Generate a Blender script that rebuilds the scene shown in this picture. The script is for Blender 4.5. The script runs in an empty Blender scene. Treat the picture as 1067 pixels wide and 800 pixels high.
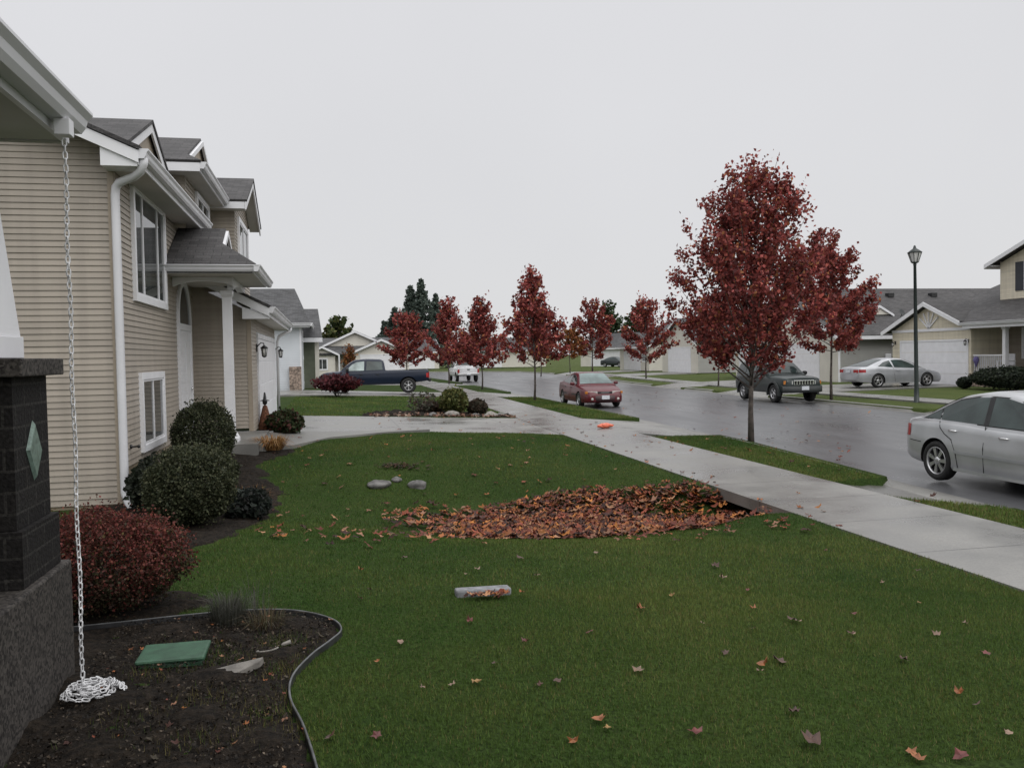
import bpy, bmesh, math, random
import numpy as np
from mathutils import Vector, Matrix
R = math.radians
C = bpy.context.scene.collection
rng = np.random.default_rng(7)
random.seed(7)

# ------------------------------------------------------------------ materials
def mat(name):
    m = bpy.data.materials.new(name); m.use_nodes = True
    nt = m.node_tree
    return m, nt, nt.nodes['Principled BSDF']
def setp(b, **k):
    for a, v in k.items():
        a = a.replace('_', ' ')
        if a in b.inputs: b.inputs[a].default_value = v
def noise_ramp(nt, coord, scale, c1, c2, lo=.35, hi=.65, detail=6):
    n = nt.nodes.new('ShaderNodeTexNoise'); n.inputs['Scale'].default_value = scale; n.inputs['Detail'].default_value = detail
    if coord is not None: nt.links.new(coord, n.inputs['Vector'])
    r = nt.nodes.new('ShaderNodeValToRGB'); e = r.color_ramp.elements
    e[0].position = lo; e[0].color = (*c1, 1); e[1].position = hi; e[1].color = (*c2, 1)
    nt.links.new(n.outputs['Fac'], r.inputs['Fac'])
    return r.outputs['Color'], n.outputs['Fac']
def coords(nt, kind='Object'):
    return nt.nodes.new('ShaderNodeTexCoord').outputs[kind]
def wpos(nt):
    return nt.nodes.new('ShaderNodeNewGeometry').outputs['Position']
def mixc(nt, fac, a, b, mode='MIX'):
    m = nt.nodes.new('ShaderNodeMix'); m.data_type = 'RGBA'; m.blend_type = mode
    if hasattr(fac, 'is_linked'): nt.links.new(fac, m.inputs['Factor'])
    else: m.inputs['Factor'].default_value = fac
    for s, v in ((6, a), (7, b)):
        if hasattr(v, 'is_linked'): nt.links.new(v, m.inputs[s])
        else: m.inputs[s].default_value = (*v, 1)
    return m.outputs[2]
def mth(nt, op, a, b=None):
    m = nt.nodes.new('ShaderNodeMath'); m.operation = op
    for i, v in enumerate((a, b)):
        if v is None: continue
        if hasattr(v, 'is_linked'): nt.links.new(v, m.inputs[i])
        else: m.inputs[i].default_value = v
    return m.outputs[0]
def bump(nt, b, h, s=.3, d=.01):
    n = nt.nodes.new('ShaderNodeBump'); n.inputs['Strength'].default_value = s; n.inputs['Distance'].default_value = d
    nt.links.new(h, n.inputs['Height']); nt.links.new(n.outputs['Normal'], b.inputs['Normal'])
def plain(name, col, rough=.5, var=.12, scale=3., bmp=0., **k):
    m, nt, b = mat(name)
    c1 = tuple(x*(1-var) for x in col); c2 = tuple(min(1, x*(1+var)) for x in col)
    c, f = noise_ramp(nt, wpos(nt), scale, c1, c2)
    nt.links.new(c, b.inputs['Base Color']); setp(b, Roughness=rough, **k)
    if bmp: 
        n = nt.nodes.new('ShaderNodeTexNoise'); n.inputs['Scale'].default_value = scale*20; nt.links.new(wpos(nt), n.inputs['Vector'])
        bump(nt, b, n.outputs['Fac'], bmp)
    return m
def paint(name, col, metallic=.0, rough=.3, coat=.35, spec=.5):
    m, nt, b = mat(name)
    c, f = noise_ramp(nt, coords(nt), 2.2, tuple(x*.9 for x in col), tuple(x*1.06 for x in col))
    nt.links.new(c, b.inputs['Base Color'])
    n = nt.nodes.new('ShaderNodeTexNoise'); n.inputs['Scale'].default_value = 5; n.inputs['Detail'].default_value = 8
    nt.links.new(mth(nt, 'ADD', mth(nt, 'MULTIPLY', n.outputs['Fac'], .16), rough-.08), b.inputs['Roughness'])
    setp(b, Metallic=metallic); b.inputs['Coat Weight'].default_value = coat; b.inputs['Specular IOR Level'].default_value = spec; b.inputs['Coat Roughness'].default_value = .05
    return m
def leafmat(name, rough=.55, trans=.25):
    m, nt, b = mat(name)
    a = nt.nodes.new('ShaderNodeAttribute'); a.attribute_name = 'Col'
    nt.links.new(a.outputs['Color'], b.inputs['Base Color']); setp(b, Roughness=rough)
    b.inputs['Specular IOR Level'].default_value = .18
    t = nt.nodes.new('ShaderNodeBsdfTranslucent'); nt.links.new(a.outputs['Color'], t.inputs['Color'])
    mx = nt.nodes.new('ShaderNodeMixShader'); mx.inputs[0].default_value = trans
    nt.links.new(b.outputs[0], mx.inputs[1]); nt.links.new(t.outputs[0], mx.inputs[2])
    nt.links.new(mx.outputs[0], nt.nodes['Material Output'].inputs['Surface'])
    return m
def shingle(name, col):
    m, nt, b = mat(name)
    uv = coords(nt, 'UV')
    br = nt.nodes.new('ShaderNodeTexBrick'); nt.links.new(uv, br.inputs['Vector'])
    br.inputs['Scale'].default_value = 1; br.inputs['Brick Width'].default_value = .3; br.inputs['Row Height'].default_value = .14
    br.inputs['Mortar Size'].default_value = .008; br.inputs['Color1'].default_value = (*[x*.65 for x in col], 1)
    br.inputs['Color2'].default_value = (*[x*1.3 for x in col], 1); br.inputs['Mortar'].default_value = (*[x*.4 for x in col], 1)
    c, f = noise_ramp(nt, uv, 45, (.45,)*3, (1.5,)*3)
    c2, f2 = noise_ramp(nt, uv, .8, (.85,)*3, (1.12,)*3)
    nt.links.new(mixc(nt, 1, mixc(nt, 1, br.outputs['Color'], c, 'MULTIPLY'), c2, 'MULTIPLY'), b.inputs['Base Color'])
    setp(b, Roughness=.75); bump(nt, b, br.outputs['Fac'], -.6, .01)
    return m
def concrete(name, col, joint=0., axis=1, off=0., wet=.45):
    m, nt, b = mat(name); p = wpos(nt)
    c, f = noise_ramp(nt, p, .9, tuple(x*.62 for x in col), tuple(x*1.12 for x in col), .3, .66, 9)
    c2, f2 = noise_ramp(nt, p, 60, (.86,)*3, (1.1,)*3)
    col_ = mixc(nt, 1, c, c2, 'MULTIPLY')
    s = nt.nodes.new('ShaderNodeSeparateXYZ'); nt.links.new(p, s.inputs[0])
    if joint:
        w = nt.nodes.new('ShaderNodeTexNoise'); w.inputs['Scale'].default_value = 3; nt.links.new(p, w.inputs['Vector'])
        v = mth(nt, 'ADD', mth(nt, 'ADD', s.outputs[axis], off), mth(nt, 'MULTIPLY', w.outputs['Fac'], .02))
        fr = mth(nt, 'FRACT', mth(nt, 'DIVIDE', v, joint))
        ln = mth(nt, 'LESS_THAN', fr, .016/joint)
        col_ = mixc(nt, ln, col_, tuple(x*.25 for x in col))
    nt.links.new(col_, b.inputs['Base Color'])
    rr = nt.nodes.new('ShaderNodeMapRange'); nt.links.new(f, rr.inputs['Value'])
    rr.inputs['From Min'].default_value = .35; rr.inputs['From Max'].default_value = .65
    rr.inputs['To Min'].default_value = wet-.14; rr.inputs['To Max'].default_value = wet+.15
    nt.links.new(rr.outputs[0], b.inputs['Roughness']); bump(nt, b, f2, .25, .004)
    return m
def asphalt():
    m, nt, b = mat('wet_asphalt'); p = wpos(nt)
    c, f = noise_ramp(nt, p, .5, (.07, .071, .075), (.09, .09, .094), .25, .75)
    c2, f2 = noise_ramp(nt, p, 90, (.75,)*3, (1.3,)*3)
    nt.links.new(mixc(nt, 1, c, c2, 'MULTIPLY'), b.inputs['Base Color'])
    mp = nt.nodes.new('ShaderNodeMapping'); mp.inputs['Scale'].default_value = (1.3, .18, 1); nt.links.new(p, mp.inputs['Vector'])
    n = nt.nodes.new('ShaderNodeTexNoise'); n.inputs['Scale'].default_value = 1; n.inputs['Detail'].default_value = 5
    nt.links.new(mp.outputs[0], n.inputs['Vector'])
    rr = nt.nodes.new('ShaderNodeMapRange'); nt.links.new(n.outputs['Fac'], rr.inputs['Value'])
    rr.inputs['From Min'].default_value = .32; rr.inputs['From Max'].default_value = .68
    rr.inputs['To Min'].default_value = .25; rr.inputs['To Max'].default_value = .42
    nt.links.new(rr.outputs[0], b.inputs['Roughness']); bump(nt, b, f2, .18, .004)
    return m
def turf(name, c1, c2, c3):
    m, nt, b = mat(name); p = wpos(nt)
    c, f = noise_ramp(nt, p, .55, c1, c2, .35, .65, 5)
    cc, f2 = noise_ramp(nt, p, 38, (.45,)*3, (1.35,)*3, .3, .7)
    c3_, f3 = noise_ramp(nt, p, 2.6, (0,)*3, (1,)*3, .58, .75)
    nt.links.new(mixc(nt, 1, mixc(nt, mth(nt, 'MULTIPLY', f3, .35), c, c3), cc, 'MULTIPLY'), b.inputs['Base Color'])
    setp(b, Roughness=.95); b.inputs['Specular IOR Level'].default_value = .08; bump(nt, b, f2, 1, .03)
    return m
def soil():
    m, nt, b = mat('soil'); p = wpos(nt)
    c, f = noise_ramp(nt, p, 22, (.004, .0032, .0026), (.028, .021, .015), .3, .75, 12)
    v = nt.nodes.new('ShaderNodeTexVoronoi'); v.inputs['Scale'].default_value = 80; nt.links.new(p, v.inputs['Vector'])
    ln = mth(nt, 'LESS_THAN', v.outputs['Distance'], .16)
    nt.links.new(mixc(nt, mth(nt, 'MULTIPLY', ln, .6), c, (.075, .058, .042)), b.inputs['Base Color'])
    setp(b, Roughness=.9); b.inputs['Specular IOR Level'].default_value = .15; bump(nt, b, f, 1, .05)
    return m
def brick_dark():
    m, nt, b = mat('dark_brick'); uv = coords(nt, 'UV')
    br = nt.nodes.new('ShaderNodeTexBrick'); nt.links.new(uv, br.inputs['Vector'])
    br.inputs['Scale'].default_value = 1; br.inputs['Brick Width'].default_value = .24; br.inputs['Row Height'].default_value = .098
    br.inputs['Mortar Size'].default_value = .007
    br.inputs['Color1'].default_value = (.010, .009, .009, 1); br.inputs['Color2'].default_value = (.016, .0145, .014, 1); br.inputs['Mortar'].default_value = (.03, .028, .026, 1)
    c, f = noise_ramp(nt, uv, 55, (.6,)*3, (1.5,)*3)
    nt.links.new(mixc(nt, 1, br.outputs['Color'], c, 'MULTIPLY'), b.inputs['Base Color'])
    setp(b, Roughness=.8); b.inputs['Specular IOR Level'].default_value = .2; bump(nt, b, mth(nt, 'ADD', mth(nt, 'MULTIPLY', br.outputs['Fac'], -1), mth(nt, 'MULTIPLY', f, .6)), .8, .012)
    return m
def aggregate():
    m, nt, b = mat('exposed_aggregate'); p = wpos(nt)
    v = nt.nodes.new('ShaderNodeTexVoronoi'); v.inputs['Scale'].default_value = 75; nt.links.new(p, v.inputs['Vector'])
    r = nt.nodes.new('ShaderNodeValToRGB'); e = r.color_ramp.elements
    e[0].color = (.018, .016, .015, 1); e[1].color = (.085, .076, .068, 1); e[0].position = .1
    s = nt.nodes.new('ShaderNodeSeparateColor'); nt.links.new(v.outputs['Color'], s.inputs[0]); nt.links.new(s.outputs[0], r.inputs['Fac'])
    nt.links.new(r.outputs['Color'], b.inputs['Base Color']); setp(b, Roughness=.75); b.inputs['Specular IOR Level'].default_value = .25; bump(nt, b, v.outputs['Distance'], -.7, .01)
    return m
def glassmat(name, col=(.03, .035, .035), rough=.03, ior=1.6):
    m, nt, b = mat(name)
    c, f = noise_ramp(nt, coords(nt), 1.5, tuple(x*.6 for x in col), tuple(x*1.5 for x in col))
    nt.links.new(c, b.inputs['Base Color']); setp(b, Roughness=rough, IOR=ior); b.inputs['Coat Weight'].default_value = .0
    return m
def boardmat(name, col, exp):
    m, nt, b = mat(name); p = wpos(nt); s = nt.nodes.new('ShaderNodeSeparateXYZ'); nt.links.new(p, s.inputs[0])
    row = mth(nt, 'FLOOR', mth(nt, 'DIVIDE', s.outputs[2], exp))
    h = mth(nt, 'FLOOR', mth(nt, 'DIVIDE', mth(nt, 'ADD', mth(nt, 'ADD', s.outputs[0], s.outputs[1]), mth(nt, 'MULTIPLY', row, 1.37)), 3.66))
    cb = nt.nodes.new('ShaderNodeCombineXYZ'); nt.links.new(row, cb.inputs[0]); nt.links.new(h, cb.inputs[1])
    wn = nt.nodes.new('ShaderNodeTexWhiteNoise'); nt.links.new(cb.outputs[0], wn.inputs['Vector'])
    mp = nt.nodes.new('ShaderNodeMapping'); mp.inputs['Scale'].default_value = (4, 4, .22); nt.links.new(p, mp.inputs['Vector'])
    c, f = noise_ramp(nt, mp.outputs[0], 1.6, tuple(x*.88 for x in col), tuple(x*1.04 for x in col), .25, .6, 8)
    mr = nt.nodes.new('ShaderNodeMapRange'); nt.links.new(wn.outputs['Value'], mr.inputs['Value']); mr.inputs['To Min'].default_value = .92; mr.inputs['To Max'].default_value = 1.05
    vm = nt.nodes.new('ShaderNodeVectorMath'); vm.operation = 'SCALE'; nt.links.new(c, vm.inputs[0]); nt.links.new(mr.outputs[0], vm.inputs['Scale'])
    nt.links.new(vm.outputs[0], b.inputs['Base Color']); setp(b, Roughness=.55); return m
M = {}
M['tan'] = boardmat('tan_siding', (.355, .312, .26), .081)
M['tan_found'] = plain('tan_foundation', (.33, .27, .19), .8, .15, 4, .3)
M['white'] = plain('white_trim', (.76, .76, .78), .5, .05, 2)
M['gutterwhite'] = plain('white_gutter', (.68, .68, .70), .4, .05, 2)
M['soffit'] = plain('soffit', (.52, .50, .46), .7, .06, 2)
M['shingle'] = shingle('shingle_brown', (.055, .052, .052))
M['shingle_grey'] = shingle('shingle_grey', (.066, .066, .068))
M['walk'] = concrete('wet_concrete_walk', (.205, .20, .187), 1.52, 1, .35, .33)
M['drive'] = concrete('wet_concrete_drive', (.22, .215, .20), 3.05, 0, 1.3, .35)
M['wetconc'] = concrete('wet_drain_concrete', (.12, .115, .105), 0, 1, 0, .35)
M['conc'] = concrete('concrete_kerb', (.21, .205, .19), 0, 1, 0, .5)
M['asphalt'] = asphalt()
M['turf'] = turf('turf_ground', (.02, .045, .009), (.034, .06, .013), (.06, .062, .02))
M['turf_far'] = turf('turf_far', (.052, .082, .022), (.08, .108, .032), (.12, .11, .05))
M['soil'] = soil(); M['brick'] = brick_dark(); M['agg'] = aggregate()
M['leaf'] = leafmat('leaves'); M['blade'] = leafmat('grass_blades', .6, .3); M['litter'] = leafmat('fallen_leaves', .6, .1)
M['bark'] = plain('bark', (.085, .07, .06), .85, .5, 9, .8)
M['bark_pale'] = plain('pale_bark', (.15, .13, .115), .85, .5, 9, .8)
M['glass'] = glassmat('window_glass', (.05, .055, .055), .02)
M['carglass'] = glassmat('car_glass', (.035, .05, .048), .04, 1.5)
M['daylitpane'] = glassmat('daylight_painted_glass', (.32, .38, .37), .05, 1.5)  # daylight seen through the cab, painted as a pale opaque pane
M['black'] = plain('black_plastic', (.015, .015, .016), .5, .2, 8)
M['tyre'] = plain('rubber', (.014, .014, .014), .75, .2, 12)
M['well'] = plain('wheel_well', (.006, .006, .006), .95, .1)
M['rim'] = plain('alloy', (.55, .55, .56), .28, .08, 9, Metallic=.85)
M['chrome'] = plain('chrome', (.7, .7, .7), .12, .05, 5, Metallic=1)
M['headlamp'] = plain('headlamp_lens', (.5, .5, .47), .12, .2, 12)
M['amber'] = plain('amber_lens', (.5, .18, .03), .2, .1)
M['redlamp'] = plain('red_lens', (.33, .02, .02), .15, .2, 9)
M['plate'] = plain('plate', (.6, .62, .66), .4, .15, 25)
M['silver'] = paint('silver_paint', (.48, .49, .50), .55, .32)
M['silver2'] = paint('pale_silver_paint', (.40, .41, .43), .5, .32)
M['maroon'] = paint('maroon_paint', (.095, .008, .013), .0, .33, .2, .4)
M['jeepgreen'] = paint('dark_green_paint', (.013, .022, .021), .0, .32, .15, .4)
M['jeepclad'] = plain('grey_cladding', (.03, .034, .034), .55, .15, 6)
M['navy'] = paint('navy_paint', (.004, .010, .026), .0, .35, .1, .3)
M['whitepaint'] = paint('white_paint', (.68, .69, .70), .0, .35)
M['vinyl'] = plain('white_vinyl', (.78, .78, .80), .45, .04, 3)
M['cream'] = boardmat('cream_siding', (.66, .60, .47), .1)
M['greysiding'] = plain('grey_siding', (.34, .335, .315), .6, .05, 1)
M['bluegrey'] = plain('pale_blue_siding', (.6, .63, .66), .6, .05, 1)
M['creamwhite'] = plain('pale_siding', (.64, .61, .54), .6, .05, 1)
M['sage'] = plain('sage_panel', (.2, .22, .16), .7, .1)
M['stoneveneer'] = plain('stone_veneer', (.26, .2, .16), .8, .6, 9, .6)
M['post_green'] = plain('dark_green_metal', (.012, .02, .018), .4, .2, 6)
M['lampglass'] = plain('frosted_lamp_glass', (.62, .62, .6), .3, .15, 14)
M['chain'] = plain('white_chain_plastic', (.64, .64, .65), .45, .22, 18)
M['greenlid'] = plain('green_plastic_lid', (.032, .09, .05), .5, .25, 14, .2)
M['blockgrey'] = plain('weathered_concrete', (.22, .225, .235), .85, .35, 14, .5)
M['rock'] = plain('fieldstone', (.13, .125, .12), .85, .45, 9, .6)
M['palestone'] = plain('pale_stone', (.21, .195, .175), .8, .3, 12, .5)
M['orange'] = plain('orange_plastic', (.75, .17, .09), .35, .15, 30)
M['edging'] = plain('black_edging', (.03, .03, .032), .45, .3, 10)
M['edging_top'] = plain('weathered_edging', (.085, .088, .09), .5, .4, 12)
M['greenglass'] = plain('etched_glass', (.15, .21, .18), .3, .3, 40)
M['iron'] = plain('black_iron', (.012, .012, .013), .45, .2, 9)
M['tan_dark'] = plain('tan_trim', (.34, .285, .22), .6, .06, 2)
M['purple'] = plain('purple_cloth', (.12, .10, .24), .8, .3, 9)
M['brownfig'] = plain('rust_straw', (.14, .055, .028), .9, .6, 25, .6)

# ------------------------------------------------------------------ object helpers
def tag(o, label=None, cat=None, group=None, kind=None):
    if label: o['label'] = label
    if cat: o['category'] = cat
    if group: o['group'] = group
    if kind: o['kind'] = kind
    return o
def thing(name, label, cat, loc=(0, 0, 0), rz=0., group=None, sc=1.):
    o = bpy.data.objects.new(name, None); C.objects.link(o)
    o.location = loc; o.rotation_euler = (0, 0, rz); o.empty_display_size = .2
    if sc != 1: o.scale = (sc,)*3
    return tag(o, label, cat, group)
def sub(name, parent):
    o = bpy.data.objects.new(name, None); C.objects.link(o); o.parent = parent; o.empty_display_size = .1
    return o
def copy_tree(o, parent=None):
    c = o.copy(); C.objects.link(c)
    if parent: c.parent = parent
    for ch in list(o.children): copy_tree(ch, c)
    return c
class MB:
    def __init__(s): s.v = []; s.f = []; s.m = []; s.sm = []
    def add(s, vs, fs, mi=0, smooth=False):
        b = len(s.v); s.v.extend([tuple(p) for p in vs])
        for f in fs: s.f.append([i+b for i in f]); s.m.append(mi); s.sm.append(smooth)
        return s
    def box(s, x0, x1, y0, y1, z0, z1, mi=0):
        v = [(x, y, z) for z in (z0, z1) for y in (y0, y1) for x in (x0, x1)]
        return s.add(v, [(0, 2, 3, 1), (4, 5, 7, 6), (0, 1, 5, 4), (2, 6, 7, 3), (0, 4, 6, 2), (1, 3, 7, 5)], mi)
    def obox(s, c, ax, ay, az, hx, hy, hz, mi=0):
        c = Vector(c); ax, ay, az = Vector(ax)*hx, Vector(ay)*hy, Vector(az)*hz
        v = [c+ax*i+ay*j+az*k for k in (-1, 1) for j in (-1, 1) for i in (-1, 1)]
        return s.add(v, [(0, 2, 3, 1), (4, 5, 7, 6), (0, 1, 5, 4), (2, 6, 7, 3), (0, 4, 6, 2), (1, 3, 7, 5)], mi)
    def bar(s, p, q, w, h, mi=0, up=(0, 0, 1)):
        p, q = Vector(p), Vector(q); d = (q-p); L = d.length; d.normalize()
        u = Vector(up); a = d.cross(u)
        if a.length < 1e-4: a = d.cross(Vector((1, 0, 0)))
        a.normalize(); u = a.cross(d)
        return s.obox((p+q)/2, d, a, u, L/2, w/2, h/2, mi)
    def slab(s, poly, t, mi=0, d=None):
        p = [Vector(q) for q in poly]
        n = Vector((0, 0, 0))
        for i in range(1, len(p)-1): n += (p[i]-p[0]).cross(p[i+1]-p[0])
        n.normalize()
        if n.z < 0 and d is None: p.reverse(); n = -n
        off = -n*t if d is None else Vector(d)*t
        k = len(p); v = p+[q+off for q in p]
        fs = [tuple(range(k)), tuple(range(2*k-1, k-1, -1))]+[(i, i+k, (i+1) % k+k, (i+1) % k) for i in range(k)]
        return s.add(v, fs, mi)
    def tube(s, pts, r, n=8, mi=0, cap=True, flat=1.):
        pts = [Vector(p) for p in pts]; k = len(pts)
        rr = r if hasattr(r, '__len__') else [r]*k
        d0 = (pts[1]-pts[0]).normalized(); a = d0.orthogonal().normalized(); vs = []
        for i, p in enumerate(pts):
            d = (pts[min(i+1, k-1)]-pts[max(i-1, 0)]).normalized()
            a = (a-d*a.dot(d)).normalized(); b = d.cross(a)
            for j in range(n):
                t = 2*math.pi*j/n
                vs.append(p+(a*math.cos(t)+b*math.sin(t)*flat)*rr[i])
        fs = [(i*n+j, i*n+(j+1) % n, (i+1)*n+(j+1) % n, (i+1)*n+j) for i in range(k-1) for j in range(n)]
        if cap: fs += [tuple(range(n-1, -1, -1)), tuple((k-1)*n+j for j in range(n))]
        return s.add(vs, fs, mi, True)
    def lathe(s, prof, n=24, c=(0, 0, 0), axis='z', mi=0, close=False, smooth=True, cap=True):
        vs = []
        for r, z in prof:
            for j in range(n):
                t = 2*math.pi*j/n; x, y = r*math.cos(t), r*math.sin(t)
                vs.append((c[0]+x, c[1]+y, c[2]+z) if axis == 'z' else (c[0]+x, c[1]+z, c[2]+y))
        k = len(prof)
        fs = [(i*n+j, i*n+(j+1) % n, ((i+1) % k)*n+(j+1) % n, ((i+1) % k)*n+j) for i in range(k if close else k-1) for j in range(n)]
        if not close and cap:
            if prof[0][0] > 1e-4: fs.append(tuple(range(n-1, -1, -1)))
            if prof[-1][0] > 1e-4: fs.append(tuple((k-1)*n+j for j in range(n)))
        return s.add(vs, fs, mi, smooth)
    def build(s, name, mats, parent=None, fix=False, bevel=0.):
        me = bpy.data.meshes.new(name); me.from_pydata(s.v, [], s.f)
        if not isinstance(mats, (list, tuple)): mats = [mats]
        for m in mats: me.materials.append(m)
        me.polygons.foreach_set('material_index', s.m); me.polygons.foreach_set('use_smooth', s.sm)
        if fix:
            bm = bmesh.new(); bm.from_mesh(me); bmesh.ops.recalc_face_normals(bm, faces=bm.faces); bm.to_mesh(me); bm.free()
        uv = me.uv_layers.new(name='UVMap'); dat = np.zeros((len(me.loops), 2), 'f')
        for p in me.polygons:
            n = p.normal
            if abs(n.z) > .98: u, w = Vector((1, 0, 0)), Vector((0, 1, 0))
            else:
                u = Vector((-n.y, n.x, 0)).normalized(); w = n.cross(u)
            for li in p.loop_indices:
                co = me.vertices[me.loops[li].vertex_index].co
                dat[li] = (co.dot(u), co.dot(w))
        uv.data.foreach_set('uv', dat.ravel()); me.update()
        o = bpy.data.objects.new(name, me); C.objects.link(o)
        if parent: o.parent = parent
        if bevel:
            bv = o.modifiers.new('b', 'BEVEL'); bv.width = bevel; bv.segments = 2; bv.limit_method = 'ANGLE'
        return o
def fast_mesh(name, V, F, m, col=None, parent=None, smooth=False):
    V = np.asarray(V, 'f'); F = np.asarray(F, 'i'); k = F.shape[1]
    me = bpy.data.meshes.new(name)
    me.vertices.add(len(V)); me.vertices.foreach_set('co', V.ravel())
    me.loops.add(F.size); me.loops.foreach_set('vertex_index', F.ravel())
    me.polygons.add(len(F)); me.polygons.foreach_set('loop_start', np.arange(0, F.size, k, dtype='i'))
    if smooth: me.polygons.foreach_set('use_smooth', np.ones(len(F), bool))
    me.update(calc_edges=True); me.materials.append(m)
    if col is not None:
        a = me.color_attributes.new('Col', 'FLOAT_COLOR', 'POINT')
        c4 = np.ones((len(V), 4), 'f'); c4[:, :3] = col; a.data.foreach_set('color', c4.ravel())
    o = bpy.data.objects.new(name, me); C.objects.link(o)
    if parent: o.parent = parent
    return o
def leaf_quads(P, size, rg, cols, flat=0., elong=1.35, fold=.25):
    """P (n,3) centres -> folded diamond leaves with random attitude; flat>0 lays them down"""
    n = len(P); size = np.broadcast_to(size, n)[:, None]
    nn = rg.normal(size=(n, 3)); nn[:, 2] += flat*np.sign(rg.random(n)-.0)*3
    nn /= np.linalg.norm(nn, axis=1)[:, None]
    a = np.cross(nn, rg.normal(size=(n, 3))); a /= np.linalg.norm(a, axis=1)[:, None]
    b = np.cross(nn, a)
    w = .5*size; l = .5*size*elong
    V = np.stack([P-a*l, P+b*w+nn*size*fold*rg.random((n, 1))-a*l*.1, P+a*l, P-b*w+nn*size*fold*rg.random((n, 1))-a*l*.1], 1).reshape(-1, 3)
    F = np.arange(4*n).reshape(n, 4)
    return V, F, np.repeat(cols, 4, 0)
def pick_cols(rg, pal, w, n, jit=.2):
    pal = np.array(pal); i = rg.choice(len(pal), n, p=np.array(w)/sum(w))
    return np.clip(pal[i]*(1+jit*rg.normal(size=(n, 1))), .002, 1)
# ------------------------------------------------------------------ the lie of the land (metres; street at z = 0, x across it, y along it)
KN = np.array([(-12, 8.0), (8, 8.2), (12, 8.55), (17.7, 9.2), (26, 9.45), (37, 9.65), (52, 9.95), (70, 10.0), (85, 9.6), (96, 8), (104, 3), (108, -6), (110, -70)])
KF = np.array([(-12, 18.7), (10, 18.8), (26, 19.2), (45, 19.8), (57, 20.6), (75, 22.8), (92, 24), (105, 23.3), (114, 19), (120, 10), (123.5, -6), (125, -70)])
WR = np.array([(-12, 7.15), (12, 7.3), (19.5, 7.4), (26, 7.55), (39, 7.84), (52, 8.1), (70, 8.15), (84, 7.8), (94, 6.3)])
kn = lambda y: np.interp(y, KN[:, 0], KN[:, 1])
kf = lambda y: np.interp(y, KF[:, 0], KF[:, 1])
wr = lambda y: np.interp(y, WR[:, 0], WR[:, 1])
wl = lambda y: wr(y)-1.83
AY = np.array([(-12, .55), (3, .52), (6, .49), (9, .39), (12.3, .22), (15, .42), (18, .5), (21, .5), (28, .42), (50, .42), (70, .3), (100, .15)])
def smooth(t): t = np.clip(t, 0, 1); return t*t*(3-2*t)
def drive_z(x): return np.interp(x, [-3, -1.5, 5.6, 7.45, 9.3, 9.8], [.5, .5, .185, .165, .02, -.02])
DRIVES = [(20.4, 26.4), (41.4, 47.6), (60, 66)]            # near side, along y
FDR = [(19.5, 25.0), (35.9, 41.6), (46.8, 52.0), (70.2, 76.4), (84, 90)]   # far side
def basin(x, y):
    r2 = ((x-2.7)/2.9)**2+((y-11.4)/2.5)**2
    W = np.exp(-((y-10.6)/.85)**4)
    return .43*np.exp(-r2**1.25)*(1-smooth((x-4.3)/1.0)*(1-W))+.22*W*np.clip((x-3.9)/1.4, 0, 1)
def h_near(x, y):
    x = np.asarray(x, float); y = np.asarray(y, float)
    L = wl(y); u = np.clip((x+3)/(L+3), 0, 1)**2
    A = np.interp(y, AY[:, 0], AY[:, 1]); b = A*(1-u)+.178*u
    bas = basin(x, y); b = b-bas
    b = b+.012*np.sin(x*1.7+y*.9)*np.cos(y*1.3-x*.5)*(x < L)
    g = np.where(x > L, .125-bas*(x < 6.4), b)
    g = np.where(x > wr(y)-.01, .155-.02*np.clip((x-wr(y))/2, 0, 1), g)
    f_ = np.clip((x-wr(y))/(kn(y)-wr(y)), 0, 1); g = np.where((x > wr(y)) & (y > 10.42-1.15*f_) & (y < 11.58+.3*f_), -.12, g)
    for a, c in DRIVES:
        ins = (y > a+.03) & (y < c-.03) & (x > -2.5) & (x < L+.1)
        g = np.where(ins, np.minimum(g, drive_z(x)-.07), g)
        ins = (y > a-1.0) & (y < c-1.0) & (x >= wr(y)-.1)
        g = np.where(ins, -.12, g)
    return g
def h_far(x, y):
    t = x-kf(y)
    g = np.interp(t, [0, 1.5, 3, 11, 200], [.12, .16, .18, .27, .32])
    for a, c in FDR:
        ins = (y > a+.02) & (y < c-.02) & (x < 31.5) & (x < kf(y)+12)
        g = np.where(ins, g-.12, g)
    return g
def grid_mesh(name, X, Y, Z, m):
    r, c = X.shape; V = np.stack([X, Y, Z], -1).reshape(-1, 3)
    i = np.arange(r*c).reshape(r, c)
    F = np.stack([i[:-1, :-1], i[:-1, 1:], i[1:, 1:], i[1:, :-1]], -1).reshape(-1, 4)
    return fast_mesh(name, V, F, m, smooth=True)
ys = np.concatenate([np.arange(-12, 2, .8), np.arange(2, 28, .13), np.arange(28, 70, .5), np.arange(70, 110.01, 1.)])
ys = np.sort(np.concatenate([ys, [v for a, c in DRIVES for v in (a+.02, a+.05, c-.05, c-.02, a-1.01, a-.99, c-1.01, c-.99)], [10.41, 10.43, 11.57, 11.59]]))
left = np.concatenate([np.array([-70, -50, -35, -25, -18, -13, -9, -7, -5.5, -4.6]), np.arange(-4, -.01, .25)])
X = []
for y in ys:
    L, r_, k = float(wl(y)), float(wr(y)), float(kn(y))
    if y > 84 or k < L+2.2: 
        row = np.concatenate([left-0*y, np.linspace(0, 1, 47)]); row = np.interp(row, [-70, 0, 1], [-70, min(0, k-1.5), k])
        row[len(left):] = np.linspace(min(0, k-1.5), k, 47)
    else:
        row = np.concatenate([left, np.linspace(0, L-.04, 32), np.linspace(L+.02, r_-.02, 8), np.linspace(r_+.01, k, 7)])
    X.append(row)
X = np.array(X); Y = np.repeat(ys[:, None], X.shape[1], 1)
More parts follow.
